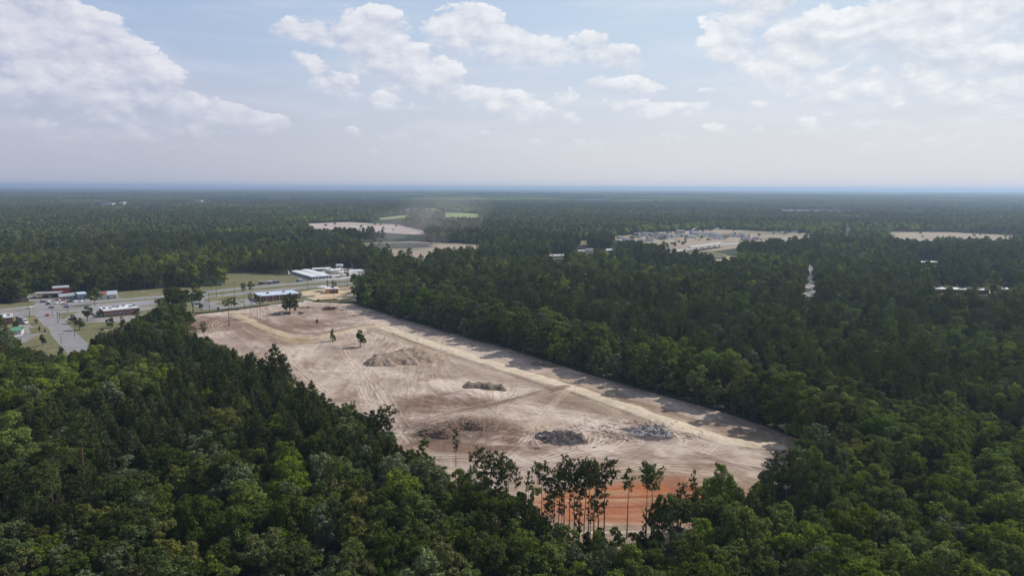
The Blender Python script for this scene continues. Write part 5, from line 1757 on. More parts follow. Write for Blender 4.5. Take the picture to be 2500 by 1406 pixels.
# ------------------------------------------------------------------ silt fence
def silt_fence(label, pts, h=.9, step=6.0):
    L = smooth_line(gp(pts), 2.0)
    x0, y0 = L[0]
    e = empty("silt_fence", (x0, y0, 0))
    tag(e, label, "fence", "black silt fences round the field")
    mb = MB()
    for (ax, ay), (bx, by) in zip(L[:-1], L[1:]):
        n_ = np.array([-(by - ay), bx - ax]); n_ = n_ / np.linalg.norm(n_) * .02
        mb.add([(ax - x0 + n_[0], ay - y0 + n_[1], 0), (bx - x0 + n_[0], by - y0 + n_[1], 0), (bx - x0 + n_[0], by - y0 + n_[1], h), (ax - x0 + n_[0], ay - y0 + n_[1], h),
                (ax - x0 - n_[0], ay - y0 - n_[1], 0), (bx - x0 - n_[0], by - y0 - n_[1], 0), (bx - x0 - n_[0], by - y0 - n_[1], h), (ax - x0 - n_[0], ay - y0 - n_[1], h)],
               [(0, 1, 2, 3), (5, 4, 7, 6), (3, 2, 6, 7)])
    mb.build("fabric", M_BLACK, e)
    pmesh = None
    for k, (ax, ay) in enumerate(L[::3]):
        if pmesh is None:
            pmesh = MB().box(-.04, -.04, 0, .04, .04, h + .25).mesh("post"); pmesh.materials.append(M_LOG)
        if k > 90: break
        o = obj("post", pmesh, None, e); o.location = (ax - x0, ay - y0, 0)
    return e


M_BLACK = plain("black_fabric", (.025, .025, .028), .9, var=.1)
silt_fence("black silt fence along the right-hand wood edge", [(866, 742), (930, 761), (1000, 783), (1120, 816), (1240, 849), (1400, 901), (1600, 959), (1760, 1003), (1870, 1040)], 1.0)
silt_fence("black silt fence between the bank and the field", [(476, 767), (560, 758), (690, 741), (748, 736)], .9)
silt_fence("short black silt fence below the yellow sand plot", [(768, 736), (800, 733), (830, 731)], .9)
silt_fence("tan-backed silt fence along the near left edge of the field", [(735, 967), (800, 1003), (870, 1043), (940, 1080), (1000, 1113)], .8)

# ------------------------------------------------------------------ buildings
M_BRICK = plain("dark_red_brick", (.13, .055, .048), .9, var=.15, scale=.8)
M_RED = plain("barn_red_siding", (.20, .035, .04), .8, var=.15, scale=.5)
M_WALL = plain("pale_siding", (.52, .51, .50), .8, var=.1, scale=.5)
M_BLUEW = plain("slate_blue_siding", (.14, .17, .23), .8, var=.12)
M_BEIGE = plain("beige_siding", (.42, .37, .31), .8, var=.1)
M_GREYS = plain("grey_shingles", (.17, .165, .175), .9, var=.15, scale=1)
M_GREYL = plain("light_grey_shingles", (.26, .25, .26), .9, var=.15, scale=1)
M_ROOFW = plain("white_membrane_roof", (.66, .66, .67), .55, var=.08, scale=.6)
M_ROOFB = plain("pale_blue_membrane_roof", (.50, .56, .66), .55, var=.06, scale=.6)
M_METAL = plain("galvanised_metal", (.50, .52, .55), .45, .35, var=.1)
M_RUST = plain("rusty_red_metal", (.24, .10, .08), .8, var=.25, scale=.8)
M_GREEN = plain("green_metal_roof", (.10, .24, .16), .6, var=.1)
M_DARK = plain("dark_opening", (.02, .02, .022), .6, var=.1)
M_GLASS = plain("window_glass", (.035, .045, .055), .12, var=.05, spec=.6)
M_TRIM = plain("white_trim", (.70, .70, .69), .7, var=.06)
M_OSB = plain("wood_sheathing", (.50, .30, .13), .85, var=.15, scale=1.2)
M_BLUED = plain("blue_doors", (.05, .09, .18), .6, var=.1)
M_POLE = plain("weathered_pole", (.13, .105, .085), .9, var=.2)
M_GALV = plain("dull_steel", (.33, .33, .34), .5, .5, var=.1)
M_RUBBER = plain("rubber", (.02, .02, .02), .9, var=.05)


def frame(pl, pr, name, label, cat, group=None):
    a = Vector((*G(*pl), 0)); b = Vector((*G(*pr), 0))
    d = b - a
    e = empty(name, a, math.atan2(d.y, d.x))
    tag(e, label, cat, group)
    return e, d.length


def windows(e, xs, z0, z1, w, y=0.0, mt=None, name="window", outward=-1):
    for x in xs:
        y0, y1 = (y - .05, y + .02) if outward < 0 else (y - .02, y + .05)
        f = MB().box(x - w / 2 - .1, y0, z0 - .1, x + w / 2 + .1, y1, z1 + .1).build(name, M_TRIM, e)
        MB().box(x - w / 2, y0 - .02, z0, x + w / 2, y0 + .03, z1).build("pane", mt or M_GLASS, f)


def flat_building(pl, pr, depth, h, wall, roof, name, label, cat="building", wins=0, door=None, units=0, parapet=.4, wz=(1.0, 2.4), ww=1.4, group=None, canopy=0, fascia=None):
    e, w = frame(pl, pr, name, label, cat, group)
    MB().box(0, 0, 0, w, depth, h).build("wall", wall, e)
    # roof sheet inside a parapet
    MB().box(.25, .25, h, w - .25, depth - .25, h + .12).build("roof", roof, e)
    if parapet:
        p = MB()
        p.box(-.05, -.05, h - .35, w + .05, .2, h + parapet).box(-.05, depth - .2, h - .35, w + .05, depth + .05, h + parapet)
        p.box(-.05, .2, h - .35, .2, depth - .2, h + parapet).box(w - .2, .2, h - .35, w + .05, depth - .2, h + parapet)
        p.build("parapet", fascia or M_TRIM, e)
    if wins:
        windows(e, [w * (k + .5) / wins for k in range(wins)], wz[0], wz[1], ww)
    if door is not None:
        MB().box(door - .6, -.06, 0, door + .6, .03, 2.2).build("door", M_DARK, e)
    r_ = np.random.default_rng(int(w * 100) % 1000)
    for k in range(units):
        x = w * (k + .5 + r_.uniform(-.2, .2)) / units; y = depth * r_.uniform(.35, .75)
        MB().box(x - 1, y - .8, h + .12, x + 1, y + .8, h + 1.3).build("rooftop_unit", M_GALV if k % 3 else M_GREYS, e)
    if canopy:
        MB().box(0, -canopy, h * .72, w, -.06, h * .72 + .25).build("canopy", M_METAL, e)
    return e, w


def gable_building(pl, pr, depth, h, rise, wall, roof, name, label, cat="building", wins=0, hip=0.0, group=None, door=None, ridge='x', over=.4, garage=None):
    e, w = frame(pl, pr, name, label, cat, group)
    if ridge == 'x':
        mb = MB().box(0, 0, 0, w, depth, h)
        if not hip:
            for x in (0, w - .02):
                mb.add([(x, 0, h), (x + .02, 0, h), (x + .02, depth, h), (x, depth, h), (x, depth / 2, h + rise), (x + .02, depth / 2, h + rise)], [(0, 1, 5, 4), (3, 4, 5, 2), (0, 4, 3), (1, 2, 5)])
        mb.build("wall", wall, e)
        o_ = over; hp = hip
        r0 = (h - .12)
        A = [(-o_, -o_, r0), (w + o_, -o_, r0), (w + o_, depth + o_, r0), (-o_, depth + o_, r0), (-o_ + hp, depth / 2, h + rise), (w + o_ - hp, depth / 2, h + rise)]
        B = [(x, y, z - .15) for x, y, z in A]
        rb = MB().add(A + B, [(0, 1, 5, 4), (2, 3, 4, 5), (3, 0, 4), (1, 2, 5), (7, 6, 10, 11), (9, 8, 11, 10), (6, 9, 10), (8, 7, 11), (1, 0, 6, 7), (2, 1, 7, 8), (3, 2, 8, 9), (0, 3, 9, 6)])
        rb.build("roof", roof, e)
    else:
        mb = MB().box(0, 0, 0, w, depth, h)
        for y in (0, depth - .02):
            mb.add([(0, y, h), (w, y, h), (w, y + .02, h), (0, y + .02, h), (w / 2, y, h + rise), (w / 2, y + .02, h + rise)], [(0, 1, 4), (3, 5, 2), (1, 2, 5, 4), (0, 4, 5, 3)])
        mb.build("wall", wall, e)
        o_ = over
        A = [(-o_, -o_, h - .12), (w / 2, -o_, h + rise), (w + o_, -o_, h - .12), (-o_, depth + o_, h - .12), (w / 2, depth + o_, h + rise), (w + o_, depth + o_, h - .12)]
        B = [(x, y, z - .15) for x, y, z in A]
        MB().add(A + B, [(0, 1, 4, 3), (1, 2, 5, 4), (7, 6, 9, 10), (8, 7, 10, 11), (0, 6, 7, 1), (1, 7, 8, 2), (4, 10, 9, 3), (5, 11, 10, 4), (0, 3, 9, 6), (2, 8, 11, 5)]).build("roof", roof, e)
    if wins: windows(e, [w * (k + .6) / wins for k in range(wins)], 1.0, 2.3, 1.1)
    if door is not None: MB().box(door - .5, -.06, 0, door + .5, .03, 2.1).build("door", M_DARK, e)
    if garage is not None: MB().box(garage - 2.3, -.08, 0, garage + 2.3, .03, 2.3).build("garage_door", M_TRIM, e)
    return e, w


# brick bank with the pale blue roof
e, w = flat_building((634, 737), (733, 729), 22, 4.6, M_BRICK, M_ROOFB, "bank_building", "long brick bank with a pale blue flat roof beside the field", wins=0, units=2, parapet=.35, fascia=M_METAL)
for k in range(7):
    MB().box(w * k / 6.4 + .2, -.12, 0, w * k / 6.4 + .7, 0, 4.2).build("pilaster", M_BEIGE, e)
windows(e, [w * (k + .5) / 6.4 for k in range(6)], 1.4, 2.6, 1.6)
MB().box(w + .1, 4, 0, w + 14, 4.25, 1.5).build("yard_wall", M_CONC, e)
# unfinished building on the sand plot
e, w = flat_building((794, 717), (826, 716), 11, 4.2, M_OSB, M_ROOFW, "unfinished_building", "small unfinished building of orange wood sheathing on yellow sand", parapet=0)
MB().box(w * .35, -.10, 0, w + .05, -.01, 2.0).build("brick_base", M_BRICK, e)
windows(e, [w * .5, w * .7, w * .88], 2.1, 3.6, 1.8, y=-.1)
MB().box(w * .05, -.5, 0, w * .3, -.02, 4.0).build("entry_bay", M_OSB, e)
e, w = frame((774, 712), (790, 713), "steel_canopy", "white flat canopy on posts left of the unfinished building", "canopy")
MB().box(0, 0, 3.9, w, 9, 4.3).build("roof", M_ROOFW, e)
for (x, y) in ((.5, .5), (w - .5, .5), (.5, 8.5), (w - .5, 8.5), (w / 2, .5)):
    MB().box(x - .15, y - .15, 0, x + .15, y + .15, 3.9).build("post", M_TRIM, e)
# self-storage rows with blue doors
def storage(pl, pr, depth, label, n):
    e, w = frame(pl, pr, "storage_building", label, "storage building", "self-storage rows with blue doors")
    MB().box(0, 0, 0, w, depth, 2.9).build("wall", M_WALL, e)
    MB().add([(-.3, -.3, 2.9), (w + .3, -.3, 2.9), (w + .3, depth + .3, 2.9), (-.3, depth + .3, 2.9), (-.3, depth / 2, 3.6), (w + .3, depth / 2, 3.6)], [(0, 1, 5, 4), (2, 3, 4, 5), (3, 0, 4), (1, 2, 5), (3, 2, 1, 0)]).build("roof", M_ROOFW, e)
    dm = MB().box(-1.25, -.06, 0, 1.25, .02, 2.3).mesh("door"); dm.materials.append(M_BLUED)
    for k in range(n):
        o = obj("door", dm, None, e); o.location = (w * (k + .5) / n, 0, 0)
    dm2 = MB().box(-.02, -1.1, 0, .06, 1.1, 2.3).mesh("door"); dm2.materials.append(M_BLUED)
    for k in range(3):
        o = obj("door", dm2, None, e); o.location = (w, depth * (k + .5) / 3, 0)
storage((711, 668), (762, 683), 10, "leftmost blue-doored storage row beside the meadow", 16)
storage((735, 665), (788, 681), 10, "middle blue-doored storage row", 15)
storage((764, 663), (808, 661), 9, "rear blue-doored storage row by the wood", 12)
# filling station
e, w = flat_building((808, 671), (848, 668), 16, 4.5, M_BEIGE, M_ROOFW, "shop_building", "beige shop with a bright white roof at the filling station", wins=4, units=3, parapet=.5)
e, w = frame((832, 677), (890, 671), "fuel_canopy", "long white canopy over the fuel pumps", "canopy")
MB().box(0, 0, 4.6, w, 8, 5.5).build("roof", M_ROOFW, e)
for k in range(4):
    MB().box(w * (k + .5) / 4 - .25, 3.8, 0, w * (k + .5) / 4 + .25, 4.2, 4.6).build("post", M_TRIM, e)
    MB().box(w * (k + .5) / 4 - .9, 3.2, 0, w * (k + .5) / 4 - .3, 4.8, 1.8).build("fuel_pump", M_GREYL, e)
def tank(px, py, L, label):
    x, y = G(px, py)
    e = empty("raised_tank", (x, y, 0), .1); tag(e, label, "tank", "white tanks at the filling station")
    MB().tube([(-L / 2 - .6, 0, 7.5), (-L / 2, 0, 7.5), (L / 2, 0, 7.5), (L / 2 + .6, 0, 7.5)], [.7, 1.5, 1.5, .7], 12).build("vessel", M_ROOFW, e)
    for s_ in (-1, 1): MB().box(s_ * L / 3 - .3, -1.2, 0, s_ * L / 3 + .3, 1.2, 6.3).build("leg", M_GALV, e)
tank(829, 664, 7, "white raised tank behind the shop roof")
# sheds on the meadow
for (pl, pr, lab, wm, rm) in [((633, 695), (647, 694), "dark red-brown display shed, leftmost on the meadow", M_BRICK, M_GREYS), ((653, 694), (667, 693), "grey display shed, middle of the meadow row", M_BLUEW, M_GREYL), ((671, 692), (683, 691), "dark display shed, rightmost on the meadow", M_GREYS, M_BLUEW)]:
    gable_building(pl, pr, 3.6, 2.4, .9, wm, rm, "garden_shed", lab, "shed", wins=1, group="display sheds on the meadow", door=2.0, over=.15)
flat_building((728, 689), (741, 687), 3, 2.6, M_BLUEW, M_METAL, "low_shed", "low blue-grey box in front of the storage rows", "shed", parapet=0, door=1)
flat_building((700, 668), (704, 668), 3, 4, M_WALL, M_ROOFW, "utility_hut", "tiny white hut at the wood edge by the storage rows", "hut", parapet=0, door=.7)
# brick shops beside the side street
e, w = flat_building((254, 775), (341, 766), 17, 4.8, M_BRICK, M_ROOFW, "brick_shops", "long dark brick shop row with a cream flat roof", wins=9, units=7, parapet=.45, door=4, wz=(1.1, 2.5), ww=1.6)
x, y = G(232, 770)
# left edge
flat_building((-45, 797), (32, 790), 15, 4.6, M_BRICK, M_ROOFW, "brick_shop", "dark brick building with a white roof at the left edge of the photo", wins=6, units=4, parapet=.45, door=8)
gable_building((27, 822), (52, 820), 12, 3.6, 1.6, M_WALL, M_GREEN, "green_roofed_building", "small building with a green metal roof behind the white box building", wins=2)
flat_building((36, 838), (54, 836), 8, 4.0, M_WALL, M_ROOFW, "white_box_building", "plain white box building with roof units at the left", units=2, parapet=.3, wins=1)
# across the highway
gable_building((130, 722), (171, 719), 16, 6.6, .8, M_RED, M_METAL, "red_barn", "tall dark red metal barn before the wood", "barn", wins=0, door=4, over=.15)
e, w = flat_building((145, 733), (193, 729), 9, 4.0, M_WALL, M_METAL, "white_shop", "low white shop with a grey metal roof below the red barn", wins=6, canopy=2.2, parapet=0)
e, w = flat_building((190, 733), (214, 731), 14, 5.0, M_BLUEW, M_ROOFB, "blue_shed_building", "blue-grey building with a pale roof beside the white shop", parapet=0, door=5, wins=2)
e, w = frame((84, 729), (143, 727), "open_shelter", "long open-sided shelter with a grey roof over parked vehicles", "shelter")
MB().add([(-1, -1, 4.2), (w + 1, -1, 4.2), (w + 1, 9, 4.6), (-1, 9, 4.6), (-1, -1, 4.0), (w + 1, -1, 4.0), (w + 1, 9, 4.4), (-1, 9, 4.4)], [(0, 1, 2, 3), (7, 6, 5, 4), (0, 4, 5, 1), (1, 5, 6, 2), (2, 6, 7, 3), (3, 7, 4, 0)]).build("roof", M_GREYL, e)
for k in range(6):
    for y_ in (-.5, 8.4): MB().box(w * k / 5 - .12, y_ - .12, 0, w * k / 5 + .12, y_ + .12, 4.15).build("post", M_GALV, e)
MB().box(w - 5, 0, 0, w + .5, 8, 3.9).build("end_room", M_DARK, e)
e, w = gable_building((238, 732), (286, 729), 11, 4.0, 2.4, M_WALL, M_METAL, "old_store", "old white store with a rust-patched tin roof by the highway", "store", wins=3, door=8, over=.3)
MB().add([(2, -.15, 4.05), (7, -.15, 4.05), (7, 5.4, 6.42), (2, 5.4, 6.42)], [(0, 1, 2, 3)]).build("rust_patch", M_RUST, e)
gable_building((378, 701), (402, 699), 9, 3, 1.8, M_BEIGE, M_GREYS, "small_house", "small grey-roofed house half hidden in the wood beyond the highway", "house", wins=2)

# white-roofed long sheds and other buildings on the right
flat_building((2242, 648), (2292, 648), 16, 4, M_GREYS, M_ROOFW, "white_roofed_shed", "white-roofed shed standing alone in the right-hand wood", "shed", parapet=0, units=1)
flat_building((2283, 716), (2368, 718), 13, 4, M_BRICK, M_ROOFW, "long_shed", "longest white-roofed building under the trees at the right", parapet=0, units=3)
flat_building((2392, 719), (2414, 719), 12, 4, M_BRICK, M_ROOFW, "long_shed", "short white-roofed building next to the longest one", parapet=0, units=1)
flat_building((2438, 716), (2474, 717), 12, 4, M_BRICK, M_ROOFW, "long_shed", "white-roofed building nearest the right edge of the photo", parapet=0, units=1)
flat_building((1344, 632), (1382, 631), 12, 4, M_BEIGE, M_ROOFW, "low_building", "low pale building in the wood between the two far fields", parapet=0, units=2)
flat_building((1746, 634), (1768, 633), 10, 3.5, M_BEIGE, M_GREYS, "low_building", "low grey building on the sandy clearing under the bridge", parapet=0)
# new houses on the building land
rh = np.random.default_rng(12)
HP = [(1512, 583), (1528, 590), (1544, 592), (1558, 581), (1566, 592), (1588, 590), (1596, 579), (1604, 574), (1612, 583), (1620, 585), (1628, 576), (1640, 581), (1655, 579), (1662, 571), (1672, 577),
      (1690, 581), (1690, 573), (1700, 575), (1722, 577), (1738, 577), (1745, 580), (1756, 584), (1772, 581), (1788, 578), (1800, 580), (1812, 577), (1823, 587), (1848, 586), (1560, 575), (1576, 577)]
rw = [("grey", M_GREYS), ("light grey", M_GREYL), ("blue-grey", M_BLUEW), ("brown", M_HEAPD)]
ww_ = [("white", M_TRIM), ("beige", M_BEIGE), ("pale grey", M_WALL), ("unpainted wood", M_OSB)]
for k, (hx, hy) in enumerate(HP):
    rn, rm = rw[rh.integers(3) if k != 9 else 3]
    wn, wm = ww_[rh.integers(3)] if k % 9 != 4 else ww_[3]
    st = 5.6 if rh.random() < .35 else 3.0
    wid = rh.uniform(13, 19)
    hw = wid / 2 / 1380 * F * (0.9)
    pos = "front" if hy > 588 else "middle" if hy > 579 else "back"
    xs_ = sorted([h for h in HP if ("front" if h[1] > 588 else "middle" if h[1] > 579 else "back") == pos])
    rank = ["first", "second", "third", "fourth", "fifth", "sixth", "seventh", "eighth", "ninth", "tenth", "eleventh", "twelfth", "thirteenth", "fourteenth", "fifteenth"][xs_.index((hx, hy))]
    lab = f"{'two-storey' if st > 5 else 'single-storey'} {wn} house with {rn} roof, {rank} from the left in the {pos} row"
    e, w = gable_building((hx - hw, hy + rh.uniform(-.3, .3)), (hx + hw, hy), rh.uniform(10, 13), st, rh.uniform(2.2, 3.2), wm, rm, "new_house", lab, "house", wins=3, hip=rh.choice([0, 3.5, 4.5]), group="new houses on the building land", garage=wid * .8, door=wid * .45)
e, w = gable_building((1692, 566), (1706, 566), 10, 4.5, 3, M_RED, M_ROOFW, "bright_roofed_house", "house with a dazzling white gable roof behind the new houses", "house", ridge='y', wins=1)
for k, (px, py, lab, L_) in enumerate([(1420, 618, "small white house left of the bridge road", 9), (1440, 614, "long pale trailer left of the bridge road", 13), (1490, 615, "white trailer at the wood edge below the new houses", 12), (1460, 567, "pale house left of the new houses, deep in trees", 12), (1540, 556, "white house behind the new houses, far left", 10), (1750, 561, "white house behind the new houses, centre", 12), (1768, 559, "white house behind the new houses, right of centre", 10), (1790, 558, "tiny white house behind the new houses, far right", 8), (1942, 568, "long pale house at the far end of the road", 14), (1912, 570, "low pale farm building beside the far road", 12),
                                     (1393, 586, "tiny white gabled house among dark trees", 8), (2100, 660, "small white shed in the right-hand wood", 7)]):
    hw = L_ / 2 / math.hypot(*G(px, py)) * F
    gable_building((px - hw, py), (px + hw, py), 7, 2.8, 1.6, M_TRIM, M_GREYL if k % 2 else M_ROOFW, "far_house", lab, "house", wins=2, group="scattered far houses", over=.2)
# far-off pale buildings towards the horizon
for k, (px, py, L_, lab) in enumerate([(262, 499, 60, "long pale works far off at the left"), (296, 496, 30, "smaller pale works far off at the left"), (485, 492, 35, "tiny pale building far off, left of the meadows"), (1005, 515, 40, "pale farm building above the green meadow"), (1050, 515, 35, "low pale farm building between the green meadows")]):
    hw = L_ / 2 / math.hypot(*G(px, py, 10)) * F
    a_, b_ = G(px - hw, py, 14), G(px + hw, py, 14)
    e = empty("distant_works", (a_[0], a_[1], max(0, float(hill(np.array([a_[0]]), np.array([a_[1]]))[0])))); tag(e, lab, "building", "far-off works")
    L2 = math.hypot(b_[0] - a_[0], b_[1] - a_[1])
    MB().box(0, 0, 0, L2, 30, 18.5).build("wall", M_BEIGE, e); MB().box(-1, -1, 18.5, L2 + 1, 31, 19.5).build("roof", M_WALL, e)

# water tower
x, y = G(2069, 578)
e = empty("water_tower", (x, y, 0)); tag(e, "pale cylindrical water tower rising from the dark far trees", "water tower")
MB().tube([(0, 0, 0), (0, 0, 2), (0, 0, 17)], [3.2, 3.0, 3.0], 16).build("shaft", M_WALL, e)
MB().tube([(0, 0, 17), (0, 0, 18.2), (0, 0, 19.4), (0, 0, 20.6)], [3.4, 3.0, 1.4, .5], 16).build("cap", M_GREYL, e)

# road bridge with its bank
a = Vector((*G(1690, 614), 0)); b = Vector((*G(1765, 603), 0)); d = (b - a)
e = empty("road_bridge", a, math.atan2(d.y, d.x)); tag(e, "pale concrete road bridge over a gap in the far wood", "bridge")
w = d.length
MB().box(0, -6, 5.6, w, 6, 6.6).build("deck", M_CONC, e)
for y_ in (-6.2, 5.9): MB().box(0, y_, 6.6, w, y_ + .3, 7.6).build("parapet", M_TRIM, e)
for k in range(1, 5):
    MB().box(w * k / 5 - .6, -4, 0, w * k / 5 + .6, -3, 5.6).build("pier", M_CONC, e)
    MB().box(w * k / 5 - .6, 3, 0, w * k / 5 + .6, 4, 5.6).build("pier", M_CONC, e)
x, y = G(1722, 626)
bk = MB().add([(-30, -10, 0), (30, -10, 0), (40, 30, 0), (-40, 30, 0), (-14, 20, 5.5), (14, 20, 5.5)], [(0, 1, 5, 4), (1, 2, 5), (2, 3, 4, 5), (3, 0, 4)]).build("embankment", M_GRASS, None, (x, y, 0))
bk['kind'] = 'structure'


# ------------------------------------------------------------------ vehicles
def car_proto():
    e = empty("parked_car", (0, 0, 0))
    # profile of a saloon seen from the side, lofted across the width
    prof = [(-2.2, .35), (-2.25, .75), (-2.1, .95), (-1.35, 1.02), (-.75, 1.42), (.55, 1.45), (1.15, 1.02), (2.0, .88), (2.22, .65), (2.2, .35)]
    mb = MB()
    ys = [(-.9, .86), (-.8, 1.0), (.8, 1.0), (.9, .86)]
    vs = []
    for yy, k in ys:
        vs += [(x, yy, .35 + (z - .35) * (k if z > 1.1 else (1 if abs(yy) < .85 else .97))) for x, z in prof]
    n = len(prof)
    fs = []
    for r_ in range(3):
        for i in range(n):
            j = (i + 1) % n
            fs.append((r_ * n + i, r_ * n + j, (r_ + 1) * n + j, (r_ + 1) * n + i))
    fs.append(tuple(range(n))[::-1]); fs.append(tuple(3 * n + i for i in range(n)))
    body = mb.add(vs, fs).build("body", None, e)
    body.data.materials.append(None)
    g = MB()
    g.add([(-1.32, -.72, 1.05), (-1.32, .72, 1.05), (-.80, .66, 1.42), (-.80, -.66, 1.42)], [(0, 1, 2, 3)])
    g.add([(1.14, -.72, 1.06), (1.14, .72, 1.06), (.62, .66, 1.43), (.62, -.66, 1.43)], [(3, 2, 1, 0)])
    for s_ in (-1, 1):
        g.add([(-1.2, s_ * .915, 1.0), (1.0, s_ * .915, 1.0), (.5, s_ * .9, 1.36), (-.7, s_ * .9, 1.36)], [(0, 1, 2, 3) if s_ < 0 else (3, 2, 1, 0)])
    g.v = [(x, y, z + .02) for x, y, z in g.v]
    g.build("windows", M_GLASS, e)
    wm = MB().tube([(0, -.12, 0), (0, .12, 0)], .33, 10).mesh("wheel"); wm.materials.append(M_RUBBER)
    for x in (-1.4, 1.35):
        for y in (-.84, .84):
            o = obj("wheel", wm, None, e); o.location = (x, y, .33)
    return e


PAINT = {n: plain("paint_" + n, c, .3, var=.04, spec=.5) for n, c in dict(white=(.75, .75, .75), silver=(.42, .43, .45), black=(.02, .02, .024), red=(.35, .03, .03), blue=(.03, .06, .22), grey=(.14, .145, .15), tan=(.38, .32, .24)).items()}
car0 = car_proto()
cars = [  # px, py, heading relative to the road (degrees), paint, where
    (74, 752, 60, 'white', 'waiting at the mouth of the lane across the highway'), (127, 752, 12, 'grey', 'driving on the far carriageway at the crossing'), (163, 751, 8, 'blue', 'driving on the highway past the crossing'),
    (116, 771, 110, 'red', 'turning into the side street'), (483, 743, 70, 'black', 'parked beside the curved drive'), (498, 716, 10, 'black', 'driving on the far carriageway near the bank'),
    (140, 741, 95, 'white', 'left in the front row of the forecourt'), (149, 740, 95, 'white', 'second in the front row of the forecourt'), (157, 744, 20, 'silver', 'parked along the front of the forecourt'),
    (118, 743, 95, 'black', 'leftmost in the front of the forecourt'), (125, 742, 95, 'silver', 'next to the leftmost car of the forecourt'), (104, 738, 95, 'blue', 'in the rear row of the forecourt, left end'),
    (112, 738, 95, 'grey', 'in the rear row of the forecourt, second'), (120, 738, 95, 'white', 'in the rear row of the forecourt, third'), (131, 737, 95, 'tan', 'in the rear row of the forecourt, fourth'),
    (148, 734, 95, 'white', 'close to the white shop, left'), (154, 734, 95, 'red', 'close to the white shop, right'), (170, 737, 95, 'grey', 'before the white shop canopy'), (176, 737, 95, 'black', 'beside the blue-grey building, left'),
    (184, 737, 95, 'white', 'beside the blue-grey building, middle'), (199, 737, 95, 'white', 'right part of the forecourt, white roofed'), (208, 735, 95, 'silver', 'right part of the forecourt near the round tree'), (214, 734, 95, 'white', 'rightmost on the forecourt'),
    (84, 728, 10, 'white', 'at the open shelter, left end'), (110, 726, 20, 'black', 'under the open shelter'), (250, 772, 95, 'white', 'behind the brick shops, left end'), (265, 770, 95, 'silver', 'behind the brick shops, middle'),
    (560, 741, 90, 'black', 'in the bank car park, left'), (580, 742, 20, 'white', 'in the bank car park, right'), (785, 674, 60, 'white', 'parked in the storage yard, left'), (812, 679, 10, 'white', 'at the filling station forecourt, left'),
    (826, 678, 10, 'grey', 'at the filling station forecourt, middle'), (790, 662, 10, 'white', 'at the rear storage row'), (730, 720, 10, 'black', 'parked at the edge of the sand plot'), (1760, 632, 10, 'white', 'on the clearing under the bridge'), (1713, 607, 8, 'white', 'crossing the far bridge'),
    (1698, 584, 10, 'black', 'left among the new houses'), (1770, 585, 10, 'blue', 'right among the new houses'),
]
rc = np.random.default_rng(3)
for k, (px, py, hd, pn, where) in enumerate(cars):
    x, y = G(px, py)
    if k == 0: r = car0
    else:
        r = car0.copy(); COL.objects.link(r)
        for ch in list(car0.children):
            c = ch.copy(); COL.objects.link(c); c.parent = r
    r.location = (x, y, .045); r.rotation_euler = (0, 0, math.radians(hd + rc.normal(0, 3)))
    tag(r, f"{pn} car {where}", "car", "cars on the roads and car parks")
    for ch in r.children:
        if ch.name.startswith("body"):
            ch.material_slots[0].link = 'OBJECT'; ch.material_slots[0].material = PAINT[pn]

# articulated lorry
x, y = G(58, 789)
e = empty("parked_lorry", (x, y, .04), math.radians(-38)); tag(e, "parked lorry with a long grey trailer and white cab", "lorry")
MB().box(-11, -1.3, 1.15, 2, 1.3, 4.0).build("trailer", M_GREYL, e)
cab = MB().add([(2.6, -1.2, .6), (6.2, -1.2, .6), (6.2, 1.2, .6), (2.6, 1.2, .6), (2.6, -1.2, 3.4), (4.4, -1.15, 3.3), (4.4, 1.15, 3.3), (2.6, 1.2, 3.4), (4.9, -1.15, 1.9), (4.9, 1.15, 1.9), (6.2, -1.0, 1.7), (6.2, 1.0, 1.7)],
               [(3, 2, 1, 0), (0, 1, 10, 8, 5, 4), (2, 3, 7, 6, 9, 11), (4, 5, 6, 7), (5, 8, 9, 6), (8, 10, 11, 9), (1, 2, 11, 10), (3, 0, 4, 7)]).build("cab", PAINT['white'], e)
MB().add([(4.45, -1.0, 3.2), (4.45, 1.0, 3.2), (4.92, 1.0, 2.0), (4.92, -1.0, 2.0)], [(0, 3, 2, 1)]).build("windscreen", M_GLASS, cab)
for xx in (-9.5, -8.2, 2.9, 4.0, 5.6):
    for yy in (-1.1, 1.1): MB().tube([(xx, yy - .15, .5), (xx, yy + .15, .5)], .5, 12).build("wheel", M_RUBBER, e)


# ------------------------------------------------------------------ poles
def utility_pole(px, pb, pt, label, arms=1, light=False):
    x, y = G(px, pb)
    dt = px_dir(px, pt); dep = math.hypot(x, y)
    h = CAM_H + dt.z * dep / math.hypot(dt.x, dt.y)
    e = empty("street_lamp" if light else "utility_pole", (x, y, field_z(x, y)), .15)
    tag(e, label, "street lamp" if light else "utility pole", "lamp posts" if light else "utility poles")
    MB().tube([(0, 0, 0), (0, 0, h * .5), (0, 0, h)], [.22, .18, .12], 7).build("pole", M_GALV if light else M_POLE, e)
    if light:
        MB().box(-1.2, -.06, h - .15, 1.2, .06, h).build("arm", M_GALV, e)
        for s_ in (-1.4, 1.4): MB().box(s_ - .45, -.25, h - .12, s_ + .45, .25, h + .08).build("lamp_head", M_GREYS, e)
    else:
        for k in range(arms):
            MB().box(-1.2, -.07, h - .8 - k * 1.0, 1.2, .07, h - .62 - k * 1.0).build("crossarm", M_POLE, e)
        for s_ in (-1.05, -.4, .4, 1.05): MB().tube([(s_, 0, h - .62), (s_, 0, h - .4)], .06, 6).build("insulator", M_WALL, e)
